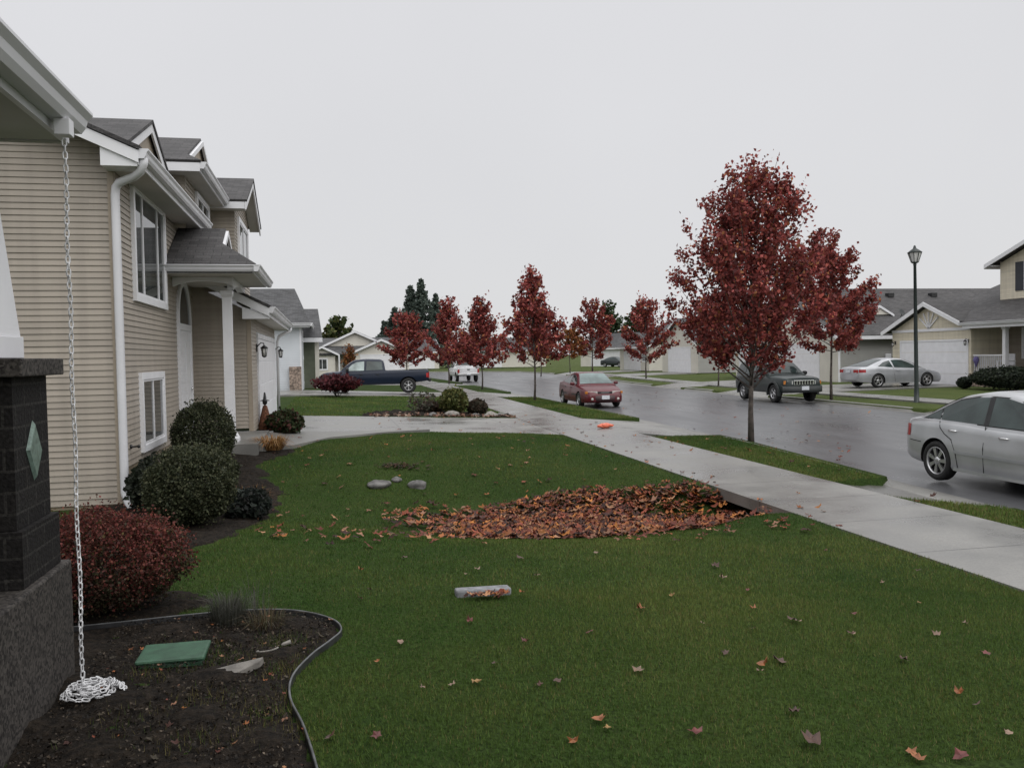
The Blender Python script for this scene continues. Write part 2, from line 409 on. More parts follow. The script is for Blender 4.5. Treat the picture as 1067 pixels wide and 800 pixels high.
Z = h_near(X, Y); X = np.concatenate([X, X[:, -1:]], 1); Y = np.concatenate([Y, Y[:, -1:]], 1); Z = np.concatenate([Z, Z[:, -1:]-.4], 1)
lawn = grid_mesh('lawn', X, Y, Z, M['turf']); tag(lawn, kind='structure')
fy = np.sort(np.concatenate([np.arange(-12, 60, .8), np.arange(60, 124.6, 1.0), [v for a, c in FDR for v in (a+.01, a+.03, c-.03, c-.01)]]))
t = np.concatenate([np.linspace(0, 14, 32), [17, 22, 30, 45, 70, 110, 160]])
XF = kf(fy)[:, None]+t[None]; YF = np.repeat(fy[:, None], len(t), 1)
ZF = h_far(XF, YF); XF = np.concatenate([XF[:, :1], XF], 1); YF = np.concatenate([YF[:, :1], YF], 1); ZF = np.concatenate([ZF[:, :1]-.4, ZF], 1)
o = grid_mesh('lawn', XF, YF, ZF, M['turf_far']); tag(o, kind='structure')
mb = MB(); mb.add([(-300, 123.5, .1), (400, 123.5, .1), (400, 900, .6), (-300, 900, .6)], [(0, 1, 2, 3)])
tag(mb.build('meadow', M['turf_far']), kind='structure')
mb = MB(); mb.add([(-2500, -800, -.45), (2500, -800, -.45), (2500, 3000, -.45), (-2500, 3000, -.45)], [(0, 1, 2, 3)])
tag(mb.build('ground', M['turf_far']), kind='structure')
# street
sy = np.concatenate([np.arange(-12, 84, 1.5), np.arange(84, 125, .6)])
def curve_pts(K, n=160):
    P = K[:, ::-1].astype(float); d = np.r_[0, np.cumsum(np.linalg.norm(np.diff(P, axis=0), axis=1))]
    s = np.linspace(0, d[-1], n)
    return np.stack([np.interp(s, d, P[:, 0]), np.interp(s, d, P[:, 1])], 1)
def smoothpoly(P, it=3):
    for _ in range(it):
        Q = P.copy(); Q[1:-1] = .25*P[:-2]+.5*P[1:-1]+.25*P[2:]; P = Q
    return P
Pn, Pf = smoothpoly(curve_pts(KN)), smoothpoly(curve_pts(KF))
nx = 7; tt = np.linspace(0, 1, nx)
XX = Pn[:, None, 0]*(1-tt)+Pf[:, None, 0]*tt; YY = Pn[:, None, 1]*(1-tt)+Pf[:, None, 1]*tt
ZZ = np.broadcast_to(.09*np.sin(np.pi*tt)[None], XX.shape)
tag(grid_mesh('street', XX[:, ::-1], YY[:, ::-1], ZZ[:, ::-1], M['asphalt']), kind='structure')
def kerb(P, side, gaps, pan=.32):
    """kerb and gutter pan along P; lowered at the gaps"""
    n = len(P); d = np.gradient(P, axis=0); d /= np.linalg.norm(d, axis=1)[:, None]
    nrm = np.stack([d[:, 1], -d[:, 0]], 1)*side      # towards the street
    top = np.full(n, .145)
    for a, c in gaps: top = np.where((P[:, 1] > a) & (P[:, 1] < c) & (P[:, 1] < 100), .03, top)
    rows = [(-.16, -.2), (-.16, None), (-.015, None), (.02, -.02), (.03, .012), (pan, .022), (pan, -.1)]
    V = np.zeros((n, len(rows), 3))
    for j, (o_, z) in enumerate(rows):
        V[:, j, :2] = P+nrm*o_
        V[:, j, 2] = top-(.012 if j == 2 else 0) if z is None else (z if z != -.02 else np.where(top > .1, .015, .013))
    i = np.arange(n*len(rows)).reshape(n, len(rows))
    F = np.stack([i[:-1, :-1], i[1:, :-1], i[1:, 1:], i[:-1, 1:]], -1).reshape(-1, 4)
    if side < 0: F = F[:, ::-1]
    return tag(fast_mesh('kerb', V.reshape(-1, 3), F, M['conc']), kind='structure')
Pn2, Pf2 = smoothpoly(curve_pts(KN, 700), 6), smoothpoly(curve_pts(KF, 700), 6)
kerb(Pn2, 1, [(a-1.3, c-.9) for a, c in DRIVES]+[(9.15, 12.0)])
kerb(Pf2, -1, [(a-.5, c+.5) for a, c in FDR])
def ribbon(name, yy, xl, xr, ztop, th, m):
    """a slab of concrete between two lines, with its edges"""
    n = len(yy); V = []
    for y, a, b, z in zip(yy, xl, xr, ztop): V += [(a, y, z-th), (a, y, z), (b, y, z), (b, y, z-th)]
    F = []
    for i in range(n-1):
        for j in range(3): F.append((4*i+j, 4*i+j+1, 4*i+4+j+1, 4*i+4+j))
        F.append((4*i+3, 4*i, 4*i+4, 4*i+7))
    mb = MB(); mb.add(V, F); mb.add(V[:4], [(0, 3, 2, 1)]); mb.add(V[-4:], [(0, 1, 2, 3)])
    return tag(mb.build(name, m, fix=True), kind='structure')
yy = np.arange(-12, 92, .5); ribbon('sidewalk', yy, wl(yy), wr(yy), np.full(len(yy), .19), .15, M['walk'])
yy = np.arange(-12, 92, 1.); ribbon('sidewalk', yy, kf(yy)+1.75, kf(yy)+3.2, np.full(len(yy), .225), .12, M['walk'])
def drive(name, pts, m, th=.14):
    """pts rows: list of (p_left, p_right) 3-D pairs"""
    V = []
    for a, b in pts: V += [(a[0], a[1], a[2]-th), a, b, (b[0], b[1], b[2]-th)]
    F = []
    for i in range(len(pts)-1):
        for j in range(3): F.append((4*i+j, 4*i+j+1, 4*i+4+j+1, 4*i+4+j))
    mb = MB(); mb.add(V, F); mb.add(V[:4], [(0, 3, 2, 1)]); mb.add(V[-4:], [(0, 1, 2, 3)])
    return tag(mb.build(name, m, fix=True), kind='structure')
for a, c in DRIVES:
    rows = []
    for x in np.linspace(-1.55 if a < 30 else -4, 1, 8):
        rows.append(((x, a, float(drive_z(x))), (x, c, float(drive_z(x)))))
    for f in np.linspace(.15, 1, 8):
        x0, x1 = 1+f*(wl(a)-.012-1), 1+f*(wl(c)-.012-1)
        rows.append(((x0, a, float(drive_z(x0))), (x1, c, float(drive_z(x1)))))
    drive('driveway', rows, M['drive'])
    rows = []
    for f in np.linspace(0, 1, 6):
        ya, yc = a-f*1.2, c-1.1+f*.1
        ya = a-.2-f*1.0; yc = c-1.1+f*.05
        xa, xc = wr(ya)*(1-f)+f*(kn(ya)-.17)+.01, wr(yc)*(1-f)+f*(kn(yc)-.17)+.01
        z = .185*(1-f)+.035*f
        rows.append(((xa, ya, z), (xc, yc, z)))
    drive('driveway_apron', rows, M['drive'])
for i, (a, c) in enumerate(FDR):
    X1 = [40, 30.4, 29.3, 31.4, 31.4][i]
    rows = [((x, a, z), (x, c, z)) for x, z in [(float(kf((a+c)/2))+3.21, .215), (min(X1, float(kf(a)))+6 if X1 > 26+float(kf(a))-20 else 25, .26), (X1, .3)]]
    rows = [((x, a, z), (x, c, z)) for x, z in [(float(kf((a+c)/2))+3.21, .215), (float(kf(a))+6, .27), (X1, .31)]]
    drive('driveway', rows, M['drive'])
    am, cm = a-.5, c+.5
    rows = []
    for f in np.linspace(0, 1, 5):
        y0, y1 = am*(1-f)+a*f, cm*(1-f)+c*f
        x0, x1 = float(kf(y0))+.17+f*1.57, float(kf(y1))+.17+f*1.57
        z = .035*(1-f)+.215*f
        rows.append(((x0, y0, z), (x1, y1, z)))
    drive('driveway_apron', rows, M['drive'])
# walk from the neighbour's porch to its driveway
V = [((-2.7, 16.0), (-2.7, 19.2)), ((-1.2, 16.3), (-1.6, 19.25)), ((-.7, 16.9), (-1.0, 19.9)), ((0.0, 18.6), (-.6, 20.4)), ((1.3, 19.7), (-.2, 20.42)), ((2.3, 20.2), (1.2, 20.42))]
drive('front_walk', [((a[0], a[1], .655-.03*i if i < 2 else .515-.022*(i-2)), (b[0], b[1], .655-.03*i if i < 2 else .515-.022*(i-2))) for i, (a, b) in enumerate(V)], M['conc'])
# concrete chute that lets street water run under the sidewalk into the swale
mb = MB(); x0 = 7.27; rows = []
for f in np.linspace(0, 1, 7):
    ya, yc = 10.40-1.2*f, 11.60+.32*f; xa, xc = x0+f*(float(kn(ya))-.17-x0), x0+f*(float(kn(yc))-.17-x0); dip = -.10*(1-f)
    rows += [(xa, ya, .135-.105*f), (xa*.9+xc*.1, ya*.8+yc*.2, .05*(1-f)+.03+dip*.3), ((xa+xc)/2, (ya+yc)/2, .03+dip), (xa*.1+xc*.9, ya*.2+yc*.8, .05*(1-f)+.03+dip*.3), (xc, yc, .135-.105*f)]
mb.add(rows, [(5*i+j, 5*i+5+j, 5*i+6+j, 5*i+1+j) for i in range(6) for j in range(4)])
tag(mb.build('drain_chute', M['wetconc'], fix=True), kind='structure')
# soil bed in front of the porch, with its black edging
BED = [(-.02, 2.6), (-.06, 3.3), (-.14, 3.9), (-.22, 4.3), (-.22, 4.62), (-.13, 4.95), (-.02, 5.2), (.04, 5.38), (0, 5.58), (-.14, 5.76), (-.33, 5.87), (-.6, 5.9), (-.95, 5.86), (-1.3, 5.8), (-1.7, 5.75)]
def spline(P, k=6):
    P = [Vector(p) for p in P]; out = []
    for i in range(len(P)-1):
        a, b, c, d = P[max(i-1, 0)], P[i], P[i+1], P[min(i+2, len(P)-1)]
        for j in range(k):
            t = j/k; out.append(.5*((2*b)+(-a+c)*t+(2*a-5*b+4*c-d)*t*t+(-a+3*b-3*c+d)*t**3))
    return out+[P[-1]]
bed_line = spline([(x, y, 0) for x, y in BED])
bed_poly = np.array([(p.x, p.y) for p in bed_line]+[(-4, 5.7), (-4, 2.6)])
bed2_line = spline([(x, y, 0) for x, y in [(-2.7, 8.0), (-1.9, 7.9), (-1.2, 8.6), (-.9, 9.8), (-.75, 11.3), (-.7, 12.9), (-1.0, 14.2), (-1.1, 15.2), (-.6, 16.6), (-1.4, 17.3)]])
bed2_poly = np.array([(p.x, p.y) for p in bed2_line]+[(-3, 17.3), (-3, 8.0)])
def inpoly(x, y, P):
    x = np.asarray(x); y = np.asarray(y); r = np.zeros(x.shape, bool); j = len(P)-1
    for i in range(len(P)):
        a, b = P[i], P[j]
        r ^= ((a[1] > y) != (b[1] > y)) & (x < (b[0]-a[0])*(y-a[1])/((b[1]-a[1]) or 1e-9)+a[0]); j = i
    return r
def poly_dist(x, y, P):
    d = np.full(x.shape, 1e9)
    for i in range(len(P)):
        a, b = np.array(P[i-1], float), np.array(P[i], float); ab = b-a; L = ab@ab+1e-12
        t = np.clip(((x-a[0])*ab[0]+(y-a[1])*ab[1])/L, 0, 1)
        d = np.minimum(d, np.hypot(x-a[0]-t*ab[0], y-a[1]-t*ab[1]))
    return np.where(inpoly(x, y, P), d, -d)
def bed_mesh(name, poly, step, amp, seed, rag=.12):
    rg = np.random.default_rng(seed)
    x0, y0 = poly.min(0)-.3; x1, y1 = poly.max(0)+.3
    gx, gy = np.meshgrid(np.arange(x0, x1+step, step), np.arange(y0, y1+step, step))
    d = poly_dist(gx, gy, poly)+rag*(np.sin(gx*5.3+1)*np.cos(gy*6.1)*.5+.5*np.sin(gx*13+gy*9))
    base = amp*rg.random(gx.shape)+amp*1.6*np.sin(gx*9+1)*np.sin(gy*11)
    gz = h_near(gx, gy)+np.where(d > 0, .008+np.clip(d/.12, 0, 1)*(.012+base), -.05)
    lid_d = np.hypot(gx+.88, gy-5.07); gz = np.where(lid_d < .34, h_near(gx, gy)+.008, gz)
    n = gx.shape[1]; idx = np.arange(gx.size).reshape(gx.shape)
    F = np.stack([idx[:-1, :-1], idx[:-1, 1:], idx[1:, 1:], idx[1:, :-1]], -1)
    ins = d > 0
    ok = ins[:-1, :-1] | ins[:-1, 1:] | ins[1:, 1:] | ins[1:, :-1]
    return tag(fast_mesh(name, np.stack([gx, gy, gz], -1).reshape(-1, 3), F[ok], M['soil'], smooth=True), kind='structure')
bed_mesh('planting_bed', bed_poly, .035, .016, 3, 0)
bed3_poly = np.array([(-1.6+.75*math.cos(a), 6.3+.5*math.sin(a)) for a in np.linspace(0, 2*math.pi, 20)[:-1]])
bed_mesh('planting_bed', bed3_poly, .06, .016, 8, .08)
bed_mesh('planting_bed', bed2_poly, .09, .02, 4)
mb = MB(); P = [Vector((p.x, p.y, float(h_near(p.x, p.y)))) for p in bed_line]
n = len(P); V = []; 
for i, p in enumerate(P):
    d = (P[min(i+1, n-1)]-P[max(i-1, 0)]); d.z = 0; d.normalize(); s = Vector((d.y, -d.x, 0))*.006
    for q, z in ((p-s, -.05), (p-s, .036), (p+s, .036), (p+s, -.05)): V.append((q.x, q.y, q.z+z))
mb.add(V, [(4*i+j, 4*i+4+j, 4*i+4+(j+1) % 4, 4*i+(j+1) % 4) for i in range(n-1) for j in range(4)], 0, False)
edg = tag(mb.build('garden_edging', M['edging'], fix=True), 'black plastic edging curving between soil bed and lawn', 'edging')
mb = MB(); mb.tube([p+Vector((0, 0, .036)) for p in P], .006, 8)
mb.build('rolled_rim', M['edging_top'], edg)
# rounded ground where the driveway rock garden lies
rock_poly = np.array([(.9, 26.6), (2.2, 26.5), (5.0, 26.45), (6.0, 26.5), (5.8, 27.6), (4.8, 28.6), (3.0, 29.2), (1.4, 28.6)])
bed_mesh('planting_bed', rock_poly, .15, .04, 5)

# ------------------------------------------------------------------ world, light, camera
w = bpy.data.worlds.new('World'); bpy.context.scene.world = w; w.use_nodes = True
nt = w.node_tree; bg = nt.nodes['Background']
SUN_EL, SUN_ROT = R(52), R(155)
sky = nt.nodes.new('ShaderNodeTexSky'); sky.sky_type = 'NISHITA'; sky.sun_disc = False
sky.sun_elevation = SUN_EL; sky.sun_rotation = SUN_ROT
tc = nt.nodes.new('ShaderNodeTexCoord'); sp = nt.nodes.new('ShaderNodeSeparateXYZ'); nt.links.new(tc.outputs['Generated'], sp.inputs[0])
rp = nt.nodes.new('ShaderNodeValToRGB'); e = rp.color_ramp.elements
e[0].position = 0; e[0].color = (.455, .455, .462, 1); e[1].position = .45; e[1].color = (.475, .475, .49, 1)
x = rp.color_ramp.elements.new(1.0); x.color = (1, 1, 1.02, 1)
nt.links.new(sp.outputs[2], rp.inputs['Fac'])
nz = nt.nodes.new('ShaderNodeTexNoise'); nz.inputs['Scale'].default_value = 2.2; nz.inputs['Detail'].default_value = 4; nt.links.new(tc.outputs['Generated'], nz.inputs['Vector'])
mr = nt.nodes.new('ShaderNodeMapRange'); nt.links.new(nz.outputs['Fac'], mr.inputs['Value']); mr.inputs['To Min'].default_value = 14.9; mr.inputs['To Max'].default_value = 16.7
vm = nt.nodes.new('ShaderNodeVectorMath'); vm.operation = 'SCALE'; nt.links.new(rp.outputs['Color'], vm.inputs[0]); nt.links.new(mr.outputs[0], vm.inputs['Scale'])
nt.links.new(mixc(nt, .96, sky.outputs[0], vm.outputs[0]), bg.inputs['Color'])
bg.inputs['Strength'].default_value = .1
ld = bpy.data.lights.new('sun', 'SUN'); ld.energy = 1.5; ld.angle = R(75); ld.color = (1, .985, .96)
lo = bpy.data.objects.new('sun', ld); C.objects.link(lo)
sd = Vector((math.sin(SUN_ROT)*math.cos(SUN_EL), math.cos(SUN_ROT)*math.cos(SUN_EL), math.sin(SUN_EL)))
lo.rotation_euler = sd.to_track_quat('Z', 'Y').to_euler(); lo.location = sd*60
cd = bpy.data.cameras.new('camera'); cam = bpy.data.objects.new('camera', cd); C.objects.link(cam)
cd.sensor_width = 36; cd.lens = 36*900/1067; cd.clip_end = 5000; cd.clip_start = .05
YAW, PITCH, ROLL = R(12.0), R(1.9), .018
fw = Vector((math.sin(YAW)*math.cos(PITCH), math.cos(YAW)*math.cos(PITCH), -math.sin(PITCH)))
rt = Vector((math.cos(YAW), -math.sin(YAW), 0)); up = rt.cross(fw)
r2 = rt*math.cos(ROLL)-up*math.sin(ROLL); u2 = up*math.cos(ROLL)+rt*math.sin(ROLL)
cam.matrix_world = Matrix(((r2.x, u2.x, -fw.x, 0), (r2.y, u2.y, -fw.y, 0), (r2.z, u2.z, -fw.z, 2.15), (0, 0, 0, 1)))
sc = bpy.context.scene; sc.camera = cam
sc.view_settings.view_transform = 'Standard'; sc.view_settings.look = 'None'; sc.view_settings.gamma = 1; sc.view_settings.exposure = 0
sc.view_settings.use_curve_mapping = False
sc.render.engine = 'CYCLES'; sc.cycles.use_denoising = True; sc.cycles.max_bounces = 6
# ------------------------------------------------------------------ house-building helpers
def siding(mb, p0, dr, L, z0, z1, exp=.081, rg=None, out=.0155, mi=0):
    """lapped clapboards on a wall of length L from p0 along dr; rg(z) -> list of (a, b) runs"""
    d = Vector((dr[0], dr[1], 0)).normalized(); n = Vector((d.y, -d.x, 0)); p0 = Vector((p0[0], p0[1], 0))
    z = z0; rg = rg or (lambda z: [(0, L)])
    while z < z1-1e-4:
        zt = min(z+exp, z1)
        A, B = rg(z+.001), rg(zt-.001)
        if len(A) == len(B):
            for (a, b), (a2, b2) in zip(A, B):
                if b-a < .01: continue
                q = [p0+d*a+n*.001, p0+d*b+n*.001, p0+d*b+n*out, p0+d*a+n*out]
                t = [p0+d*a2+n*.001, p0+d*b2+n*.001]
                V = [(v.x, v.y, z) for v in q]+[(v.x, v.y, zt) for v in t]
                mb.add(V, [(0, 1, 2, 3), (3, 2, 5, 4), (0, 3, 4), (1, 5, 2)], mi)
        z = zt
    return mb
def wall(parent, p0, p1, z0, z1, m, exp=.081, rg=None, name='wall'):
    p0, p1 = Vector(p0), Vector(p1); mb = MB()
    d = (p1-p0); L = d.length; d.normalize(); n = Vector((d.y, -d.x))
    siding(mb, p0, d, L, z0, z1, exp, rg)
    return mb.build(name, m, parent)
def gable_rg(L, eave, slope, off=0.):
    def f(z):
        if z <= eave: return [(0, L)]
        k = (z-eave)/slope; return [(k, L-k)] if L-2*k > .02 else [(L/2, L/2)]
    return f
def ring(mb, p, d, w, h, t, dep, n, mi=0, off=0., z=None):
    """picture-frame ring: outer w*h at lower-left p, bar width t, standing dep proud"""
    u = Vector((0, 0, 1)); V = []
    for k in (off, off+dep):
        for a, b in ((0, 0), (w, 0), (w, h), (0, h)): V.append(p+d*a+u*b+n*k)
        for a, b in ((t, t), (w-t, t), (w-t, h-t), (t, h-t)): V.append(p+d*a+u*b+n*k)
    F = []
    for i in range(4):
        j = (i+1) % 4
        F += [(8+i, 8+j, 12+j, 12+i), (i, j, 8+j, 8+i), (4+j, 4+i, 12+i, 12+j)]
    return mb.add(V, F, mi)
def window(parent, p, d, w, h, t=.09, mull=(), dep=.062, sash=.035, glass=None, name='window', cross=()):
    """p lower-left (x, y, z) on the wall seen from outside, d along the wall"""
    p = Vector(p); d = Vector((d[0], d[1], 0)).normalized(); n = Vector((d.y, -d.x, 0))
    mb = MB(); ring(mb, p, d, w, h, t, dep, n)
    ring(mb, p+d*t+Vector((0, 0, t)), d, w-2*t, h-2*t, sash, .048, n)
    for f in mull:
        c = p+d*(w*f)+Vector((0, 0, h/2))+n*.026
        mb.obox(c, d, n, (0, 0, 1), sash*.7, .019, h/2-t-sash)
    for f in cross:
        c = p+d*(w/2)+Vector((0, 0, h*f))+n*.024
        mb.obox(c, d, n, (0, 0, 1), w/2-t-sash-.002, .016, .012)
    fr = mb.build(name, M['vinyl'], parent, fix=True)
    g = MB(); c = p+d*(w/2)+Vector((0, 0, h/2))+n*.022
    g.obox(c, d, n, (0, 0, 1), w/2-t-sash, .008, h/2-t-sash)
    g.build('pane', glass or M['glass'], fr)
    return fr
def box_part(name, m, parent, *a, bevel=0.):
    mb = MB(); mb.box(*a); return mb.build(name, m, parent, bevel=bevel)
def gutter(parent, p, q, out, h=.12, w=.12, name='gutter'):
    """ogee gutter along p-q (top back edge), out = outward unit vector"""
    p, q, o = Vector(p), Vector(q), Vector(out)
    prof = [(0, 0), (0, -h), (.55*w, -h), (.72*w, -.72*h), (.8*w, -.4*h), (w, -.14*h), (w, 0), (w-.012, 0), (w-.012, -.14*h), (.7*w, -.5*h), (.5*w, -h+.012), (.012, -h+.012), (.012, 0)]
    mb = MB(); k = len(prof); V = []
    for e in (p, q):
        for a, b in prof: V.append(e+o*a+Vector((0, 0, b)))
    F = [(i, (i+1) % k, k+(i+1) % k, k+i) for i in range(k)]
    mb.add(V, F)
    for e in (p, q):
        mb.add([e+o*a+Vector((0, 0, b)) for a, b in prof[:7]], [tuple(range(7))])
    return mb.build(name, M['gutterwhite'], parent, fix=True)
def garage_door(parent, p, d, w, h, m=None, name='garage_door', rows=4):
    p = Vector(p); d = Vector((d[0], d[1], 0)).normalized(); n = Vector((d.y, -d.x, 0)); mb = MB()
    ph = h/rows; V = []; prof = [(0, .0)]
    for r in range(rows): prof += [(r*ph+.001, .004), (r*ph+.012, .022), ((r+1)*ph-.012, .022), ((r+1)*ph-.001, .004)]
    for zz, o in prof[1:]:
        V += [p+n*o+Vector((0, 0, zz)), p+d*w+n*o+Vector((0, 0, zz))]
    mb.add(V, [(2*i, 2*i+1, 2*i+3, 2*i+2) for i in range(len(V)//2-1)])
    o = mb.build(name, m or M['vinyl'], parent)
    fr = MB(); t = .1
    for a, b, z0, z1 in ((-t, -.002, 0, h+t), (w+.002, w+t, 0, h+t), (-.002, w+.002, h+.002, h+t)):
        c = p+d*((a+b)/2)+Vector((0, 0, (z0+z1)/2))+n*.02
        fr.obox(c, d, n, (0, 0, 1), (b-a)/2, .022, (z1-z0)/2)
    fr.build('door_casing', M['white'], o)
    return o
def lantern(parent, p, n, name='wall_lantern'):
    p = Vector(p); n = Vector(n)
    mb = MB(); a = n.orthogonal(); a = Vector((n.y, -n.x, 0))
    mb.obox(p+n*.012, a, n, (0, 0, 1), .055, .012, .09)
    mb.tube([p+n*.02+Vector((0, 0, .03)), p+n*.1+Vector((0, 0, .11)), p+n*.16+Vector((0, 0, .1)), p+n*.17+Vector((0, 0, .05))], .012, 6)
    c = p+n*.17; LS = .75
    mb.lathe([(.005, .06), (.03, .045), (.085, -.0), (.08, -.015), (.065, -.02)], 6, c)
    mb.lathe([(.015, -.22), (.045, -.2), (.05, -.185)], 6, c)
    for j in range(6):
        t = 2*math.pi*j/6; u = Vector((math.cos(t), math.sin(t), 0))
        mb.bar(c+u*.066+Vector((0, 0, -.02)), c+u*.047+Vector((0, 0, -.19)), .01, .01)
    o = mb.build(name, M['iron'], parent)
    g = MB(); g.lathe([(.042, -.185), (.06, -.022)], 6, c); g.build('lamp_glass', M['lampglass'], o)
    return o
# ------------------------------------------------------------------ the porch the photo is taken beside
own = thing('porch_house', 'near porch with grey eave gutter, tapered white column and black brick pier', 'house', (-1.4, 3.9, .5))
def opart(o): o.matrix_parent_inverse = Matrix.Translation((1.4, -3.9, -.5)); return o
GX = -1.268; EY = 4.94
opart(gutter(own, (GX, -6, 3.42), (GX, EY-.14, 3.42), (1, 0, 0), .105, .125))
mb = MB(); mb.slab([(GX+.03, -6, 3.435), (GX+.03, EY, 3.435), (-6.5, EY, 5.35), (-6.5, -6, 5.35)], .05); opart(mb.build('roof', M['shingle'], own))
opart(box_part('fascia', M['gutterwhite'], own, GX-.03, GX-.002, -6, EY-.1, 3.275, 3.415))
mb = MB(); mb.box(-6.4, GX-.034, -6, EY-.15, 3.28, 3.305); opart(mb.build('soffit', M['soffit'], own))
mb = MB(); mb.slab([(-6.5, EY-.12, 3.275), (GX-.032, EY-.12, 3.275), (GX-.032, EY-.12, 3.385), (-6.5, EY-.12, 5.25)], .03, d=(0, 1, 0)); opart(mb.build('gable_board', M['soffit'], own, fix=True))
mb = MB(); siding(mb, (-3.3, EY-.5), (0, -1), 9, .5, 3.33, .1); mb2 = mb
# wall facing the street behind the porch
w_ = MB(); siding(w_, (-3.3, -6), (0, 1), 6+EY-.5, .5, 3.33, .1); opart(w_.build('wall', M['tan'], own))
w_ = MB(); siding(w_, (-9, EY-.5), (1, 0), 5.7, .4, 3.33, .1); wb_ = w_
x0, x1, y0, y1 = -1.885, -1.398, 4.28, 4.77
mb = MB(); mb.box(x0, x1, y0, y1, 1.395, 2.09); mb.box(x0-.03, x1+.03, y0-.03, y1+.03, 1.133, 1.392)
pier = opart(mb.build('pier', M['brick'], own))
opart(box_part('pier_cap', M['agg'], own, x0-.07, x1+.065, y0-.07, y1+.07, 2.093, 2.176, bevel=.006))
# tapered column: base block, shaft, capital
mb = MB(); cx, cy = -1.70, 4.525
mb.box(cx-.215, cx+.215, cy-.215, cy+.215, 2.179, 2.285)
def frustum(mb, c, w0, z0, w1, z1):
    v = [(c[0]+sx*w, c[1]+sy*w, z) for w, z in ((w0, z0), (w1, z1)) for sx, sy in ((-1, -1), (1, -1), (1, 1), (-1, 1))]
    mb.add(v, [(3, 2, 1, 0), (4, 5, 6, 7)]+[(i, (i+1) % 4, 4+(i+1) % 4, 4+i) for i in range(4)])
frustum(mb, (cx, cy), .205, 2.285, .12, 3.24); mb.box(cx-.122, cx+.122, cy-.122, cy+.122, 3.24, 3.279)
opart(mb.build('column', M['white'], own, bevel=.004))
opart(box_part('porch_wall', M['agg'], own, -1.86, -1.335, -4, 4.87, .1, 1.13, bevel=.012))
# square outlet box under the gutter and the chain that hangs from it
CHX, CHY = -1.208, 4.52
opart(box_part('outlet_box', M['gutterwhite'], own, CHX-.036, CHX+.036, CHY-.036, CHY+.036, 3.235, 3.314, bevel=.004))
plq = MB(); c = Vector((x1+.002, 4.53, 1.735)); a, b = .1, .145
V = [c+Vector((0, -a, .01)), c+Vector((0, 0, -b)), c+Vector((0, a, -.01)), c+Vector((0, 0, b))]
plq.add([v for v in V]+[v+Vector((.014, (c.y-v.y)*.14, (c.z-v.z)*.14)) for v in V], [(4, 5, 6, 7)]+[(i, (i+1) % 4, 4+(i+1) % 4, 4+i) for i in range(4)])
pq = tag(plq.build('wall_plaque', M['greenglass'], None, fix=True), 'diamond shaped pale green glass plaque on black brick pier', 'plaque')
def link(mb, c, ax, side, L=.043, W=.026, r=.0036, n=12):
    ax, side = Vector(ax).normalized(), Vector(side).normalized(); nn = ax.cross(side); pts = []
    for j in range(n):
        t = 2*math.pi*j/n; s, q = math.sin(t), math.cos(t)
        pts.append(Vector(c)+ax*(s*(W/2-r)+(1 if s > 0 else -1)*(L/2-W/2))+side*q*(W/2-r))
    V = []; m = 6
    for j in range(n):
        d = (pts[(j+1) % n]-pts[j-1]).normalized(); u = nn; v = d.cross(u)
        for k in range(m):
            t = 2*math.pi*k/m; V.append(pts[j]+(u*math.cos(t)+v*math.sin(t))*r)
    mb.add(V, [(j*m+k, j*m+(k+1) % m, ((j+1) % n)*m+(k+1) % m, ((j+1) % n)*m+k) for j in range(n) for k in range(m)], 0, True)
mb = MB(); z = 3.225; i = 0; gz = float(h_near(CHX, CHY))+.03
while z > gz+.03:
    a = .55+.02*i*.1
    s = Vector((math.cos(.5+.01*i), math.sin(.5+.01*i), 0)); s = s if i % 2 == 0 else Vector((-s.y, s.x, 0))
    link(mb, (CHX+.003*math.sin(i*.3), CHY, z-.02), (0, 0, 1), s); z -= .031; i += 1
chain = tag(mb.build('rain_chain', M['chain']), 'white plastic chain hanging from the gutter outlet with its end coiled on the soil', 'rain chain')
mb = MB(); rg = np.random.default_rng(5); a = 0; 
for lay in range(3):
    rad = .15-.025*lay; a = 0; k = 0
    while rad > .02:
        cx_, cy_ = CHX+.04+rad*math.cos(a)*1.05, CHY-.02+rad*math.sin(a)*.8
        t = Vector((-math.sin(a), math.cos(a), .25*rg.normal())); s = Vector((math.cos(a), math.sin(a), .9*rg.normal()))
        s = (s-t*s.dot(t)/t.dot(t))
        link(mb, (cx_+.006*rg.normal(), cy_+.006*rg.normal(), gz+.012+.02*lay+.006*rg.random()), t, s); a += .03/rad; rad -= .03*.036/(2*math.pi*max(rad, .03))*1.0+.0009; k += 1
mb.build('coil', M['chain'], chain)

# ------------------------------------------------------------------ the neighbour's split-level house
nb = thing('split_level_house', 'tan clapboard split-level house with arched door, white trim and small porch', 'house', (-2.72, 12.3, .2))
def np_(o): o.matrix_parent_inverse = Matrix.Translation((2.72, -12.3, -.2)); return o
FX, SY = -2.72, 12.3
ev = 4.78; sl = .44
# side wall facing the camera, a broad gable
LW = 9.4
def rg_side(z):
    if z <= 4.98: return [(0, LW)]
    k = (z-4.98)/sl; return [(k, LW-k)] if LW-2*k > 0 else [(LW/2, LW/2)]
np_(wall(nb, (FX-LW, SY), (FX-.0, SY), .27, 6.7, M['tan'], .081, rg_side))
np_(wall(nb, (FX, SY), (FX, 18.9), .72, 4.80, M['tan'], .081))
mb = MB(); mb.box(FX-LW+.01, FX-.012, SY+.02, 27, -.3, .72); mb.box(FX-LW+.012, FX-.012, SY+.012, SY+.018, -.3, .27); np_(mb.build('foundation', M['tan_found'], nb))
np_(box_part('corner_board', M['tan_dark'], nb, FX-.06, FX+.02, SY-.018, SY-.0155+.002, .27, 4.66)) 
np_(box_part('corner_board', M['tan_dark'], nb, FX+.0165, FX+.024, SY-.018, SY+.07, .72, 4.66))
